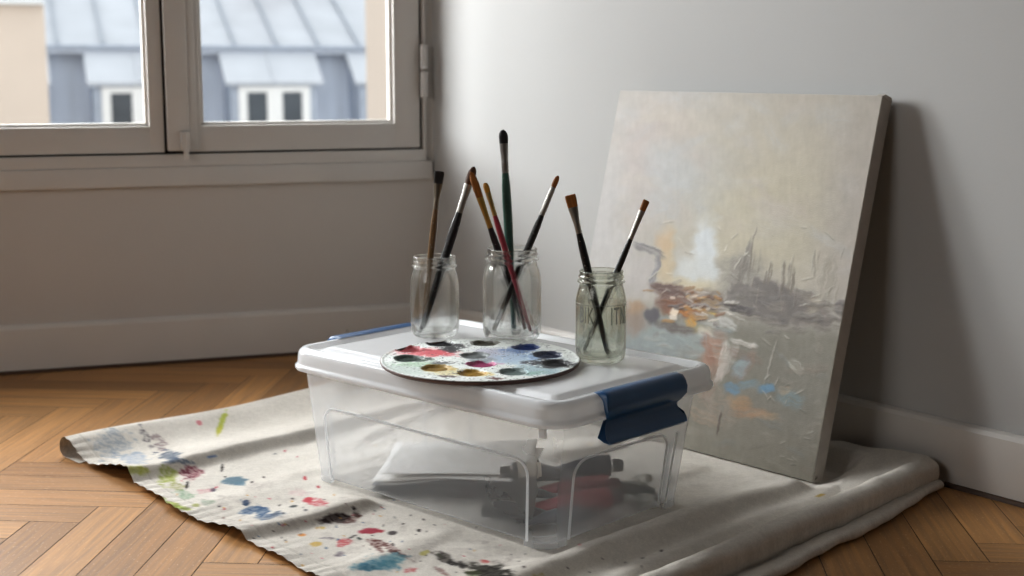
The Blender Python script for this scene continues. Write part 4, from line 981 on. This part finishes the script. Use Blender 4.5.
# ------------------------------------------------------------------ things inside the box
FL = ZB + .0085      # inside floor of the box
def sheet(i, u, v, z, ang, w, l, mat, label, droop, group):
    nx_, ny_ = 22, 28
    X, Y = np.meshgrid(np.linspace(-w / 2, w / 2, nx_), np.linspace(-l / 2, l / 2, ny_), indexing='ij')
    ca, sa = math.cos(ang), math.sin(ang)
    Z = (fbm(X / .12 + i * 3.3, Y / .12 + i, 2) - .5) * .0030 * 0 + np.zeros_like(X)
    q = np.clip((np.hypot(X + w / 2, Y + l / 2) ), 0, 9)       # near-left corner curls down
    Z = Z + droop[0] * (1 - sstep(0, .13, q)) ** 1.0
    q2 = np.hypot(X - w / 2, Y - l / 2); Z = Z + droop[1] * (1 - sstep(0, .16, q2))
    P = np.stack([X, Y, Z], -1)
    th = .0004
    n, m = X.shape
    mw = MBX @ Matrix.Translation((u, v, z)) @ Matrix.Rotation(ang, 4, 'Z')
    o = grid_mesh('paper_sheet', P, None, mat, None, mw)
    sm = o.modifiers.new('thick', 'SOLIDIFY'); sm.thickness = th; sm.offset = 0
    tag(o, label, 'paper', group)
sheets = [
    (-.345, .150, .0000, 'paper_dark', 'dark grey paper sheet at the very bottom of the box stack', (.0, .0)),
    (-.350, .158, .0050, 'paper_dark', 'dark sheet second from the bottom of the paper stack in the box', (-.0026, .001)),
    (-.340, .150, .0100, 'paper_grey', 'grey sheet low in the paper stack inside the box', (-.0052, .002)),
    (-.352, .156, .0150, 'paper_dark', 'dark sheet in the middle of the paper stack inside the box', (-.0078, .003)),
    (-.346, .150, .0205, 'paper_grey', 'grey sheet above the middle of the paper stack in the box', (-.0108, .004)),
    (-.350, .158, .0260, 'paper', 'white sheet with curled-down corner, third from the top of the stack', (-.0128, .005)),
    (-.344, .152, .0310, 'paper', 'white sheet with drooping corner, just under the top sheet in the box', (-.0124, .006)),
    (-.350, .160, .0370, 'paper', 'flat white paper sheet on top of the stack inside the clear box', (-.003, .010)),
]
for i, (u, v, z, mt, lb, dr) in enumerate(sheets):
    sheet(i, u - .004, v + .018, FL + .001 + z * .82, math.radians(36 + [0, 3, -2, 4, -4, 2, -3, 3][i]), .255 - .008 * (i % 3), .185, M[mt], lb, dr, 'papers stacked in the box')

def tube_of_paint(label, pc, pn, L_, R, col, capc, z, band=None, roll=0.0, group='paint tubes in the box'):
    """pc: (u, v) cap end, pn: (u, v) crimped end"""
    d = Vector((pc[0] - pn[0], pc[1] - pn[1], 0)).normalized()
    sd = Vector((-d.y, d.x, 0))
    mw = MBX @ frame(Vector((pn[0], pn[1], z)), d, sd)
    root = thing('paint_tube', label, 'paint tube', mw, group)
    bm = BM(); rings = []; seg = 24
    for t, kx, kz in ((0, 1.30, .06), (.02, 1.30, .06), (.10, 1.27, .16), (.3, 1.18, .50), (.55, 1.08, .82), (.8, 1.0, 1.0), (.97, 1.0, 1.0), (.985, .9, .9), (1.0, .45, .45)):
        rings.append([Vector((L_ * t, R * kx * math.cos(2 * PI * k / seg), R * 1.0 * max(kz, .06) + R * kz * math.sin(2 * PI * k / seg))) for k in range(seg)])
    # keep it lying on its belly
    for r in rings:
        mn = min(v.z for v in r)
        for v in r: v.z -= mn
    dz = [0] * len(rings)
    loops(bm, rings)
    for v in bm.verts: v.co.z += (random.random() - .5) * R * .06
    bm_obj('tube_body', bm, pbr('tube_' + label[:6], col, .38, var=.14, vscale=24, bump=.25, bscale=60), root)
    bm = BM(); box(bm, -.006, .008, -R * 1.3, R * 1.3, 0, .0035, .001); bm_obj('crimp', bm, pbr('crimp_metal', (150, 150, 150), .35, metal=.9), root)
    bm = BM(); rings = []
    seg = 32
    for t, k in ((0, .55), (.05, .62), (.85, .55), (1, .48)):
        rings.append([Vector((L_ + .001 + R * 1.0 * t, R * (k + (.03 if q % 2 else 0)) * math.cos(2 * PI * q / seg), R + R * (k + (.03 if q % 2 else 0)) * math.sin(2 * PI * q / seg))) for q in range(seg)])
    loops(bm, rings); bm_obj('cap', bm, pbr('tube_cap', capc, .4, var=.1), root)
    if band:
        bm = BM(); rings = []
        for t in (.62, .92):
            rings.append([Vector((L_ * t, (R * 1.035 * (1.05 if t < .7 else 1)) * math.cos(2 * PI * k / 24), R + R * (1.03 if t > .7 else .93) * math.sin(2 * PI * k / 24))) for k in range(24)])
        loops(bm, rings, False, False); bm_obj('paper_band', bm, pbr('tube_band', band, .7), root)
tz = FL + .001
tube_of_paint('thick dark red paint tube lying across the front of the box', (-.048, .225), (-.150, .100), .150, .0165, (150, 44, 54), (60, 20, 24), tz, None)
tube_of_paint('second red paint tube on the heap behind the thick red one', (-.075, .262), (-.178, .140), .142, .0145, (136, 48, 56), (90, 30, 34), tz + .012)
tube_of_paint('black paint tube with black cap nearest the front wall of the box', (-.160, .035), (-.075, .125), .110, .0150, (36, 36, 40), (22, 22, 24), tz)
tube_of_paint('slate blue paint tube under the red tubes in the box', (-.040, .150), (-.110, .060), .100, .0125, (56, 62, 76), (40, 42, 48), tz)
tube_of_paint('white-banded grey paint tube on top of the heap in the box', (-.215, .125), (-.120, .235), .125, .0155, (66, 70, 78), (40, 42, 46), tz + .030, (214, 208, 196))
tube_of_paint('navy blue paint tube at the back of the heap in the box', (-.095, .285), (-.190, .205), .110, .0170, (30, 42, 62), (24, 30, 40), tz + .030)
tube_of_paint('dark charcoal paint tube behind the heap near the papers', (-.215, .060), (-.120, .170), .130, .0140, (44, 46, 50), (28, 28, 30), tz + .016)
tube_of_paint('olive grey paint tube at the right end of the heap', (-.035, .300), (-.150, .280), .100, .0120, (86, 88, 80), (50, 52, 48), tz)
def vial(u, v, ang, z, L_, R, label):
    mw = MBX @ Matrix.Translation((u, v, z + R)) @ Matrix.Rotation(ang, 4, 'Z') @ Matrix.Rotation(PI / 2, 4, 'Y')
    root = thing('glass_vial', label, 'vial', mw, 'glass vials in the box')
    bm = BM(); lathe(bm, [(.0001, 0), (R * .9, 0), (R, .002), (R, L_ * .7), (R * .7, L_ * .8), (R * .62, L_), (R * .5, L_), (R * .52, L_ * .8), (R * .84, L_ * .69), (R * .84, .003), (.0001, .002)], 24)
    bm_obj('vial_glass', bm, M['jar'], root)
    bm = BM(); lathe(bm, [(R * .66, L_ * .92), (R * .86, L_ * .93), (R * .86, L_ * 1.05), (R * .62, L_ * 1.06), (R * .60, L_ * .93)], 24, closed=True)
    bm_obj('rim', bm, pbr('vial_rim', (120, 116, 108), .3, metal=.8), root)
vial(-.045, .262, math.radians(62), tz, .034, .0075, 'small glass vial lying in front, poking past the red tube')
vial(-.062, .282, math.radians(80), tz + .020, .028, .0085, 'small glass vial resting higher, behind the front vial')

# ------------------------------------------------------------------ light
def area(name, loc_, target, sx, sy, power, color=(1, 1, 1), spread=None):
    l = bpy.data.lights.new(name, 'AREA'); l.shape = 'RECTANGLE'; l.size = sx; l.size_y = sy; l.energy = power; l.color = color
    if spread: l.spread = math.radians(spread)
    o = bpy.data.objects.new(name, l); COL.objects.link(o); o.location = loc_
    o.rotation_euler = (Vector(target) - Vector(loc_)).to_track_quat('-Z', 'Y').to_euler()
    return o
KEYA, KEYB, FILL, SKYW = 20.0, 64.0, 5.5, 1.15
area('window_daylight', MB @ Vector((-.60, .85, 1.80)), Vector((.2, 2.7, .45)), 1.3, 1.3, KEYA, (.985, .99, 1.0))
area('added_leaf_key', MB @ Vector((-1.98, .95, 1.50)), Vector((-.1, 2.75, .42)), 1.3, 1.3, KEYB, (.985, .99, 1.0), 125)  # key lamp standing outside the added third leaf
area('room_fill', (-2.4, .3, 1.5), (-.75, 2.9, .2), 1.4, 1.2, FILL, (1.0, .98, .96), 110)
w = bpy.data.worlds.new('overcast_sky'); scene.world = w; w.use_nodes = True
nt = w.node_tree; nt.nodes.clear()
wo = N(nt, 'ShaderNodeOutputWorld'); bg = N(nt, 'ShaderNodeBackground'); bg.inputs[1].default_value = SKYW
tc = N(nt, 'ShaderNodeTexCoord'); sx = N(nt, 'ShaderNodeSeparateXYZ'); nt.links.new(tc.outputs['Generated'], sx.inputs[0])
cr = N(nt, 'ShaderNodeValToRGB'); cr.color_ramp.elements[0].position = .45; cr.color_ramp.elements[0].color = (.55, .56, .58, 1); cr.color_ramp.elements[1].position = .62; cr.color_ramp.elements[1].color = (.96, .98, 1.0, 1)
mm = N(nt, 'ShaderNodeMath', operation='MULTIPLY_ADD'); mm.inputs[1].default_value = .5; mm.inputs[2].default_value = .5
nt.links.new(sx.outputs[2], mm.inputs[0]); nt.links.new(mm.outputs[0], cr.inputs[0]); nt.links.new(cr.outputs[0], bg.inputs[0]); nt.links.new(bg.outputs[0], wo.inputs[0])

# ------------------------------------------------------------------ camera and colour
cd = bpy.data.cameras.new('camera'); cam = bpy.data.objects.new('camera', cd); COL.objects.link(cam)
cd.sensor_width = 36; cd.lens = FPX / 1024 * 36; cd.clip_start = .02
cam.location = CP; cam.rotation_euler = (PI / 2 - PITCH, 0, 0)
cd.dof.use_dof = True; cd.dof.focus_distance = 2.15; cd.dof.aperture_fstop = 4.2
scene.camera = cam
scene.view_settings.view_transform = 'Standard'; scene.view_settings.look = 'None'; scene.view_settings.exposure = .62; scene.view_settings.gamma = .88
c = scene.cycles
c.use_denoising = True
try: c.denoiser = 'OPENIMAGEDENOISE'
except Exception: pass
c.max_bounces = 14; c.diffuse_bounces = 5; c.glossy_bounces = 5; c.transmission_bounces = 12; c.transparent_max_bounces = 24
c.sample_clamp_indirect = 4.0; c.caustics_reflective = False; c.caustics_refractive = True; c.blur_glossy = 0.6
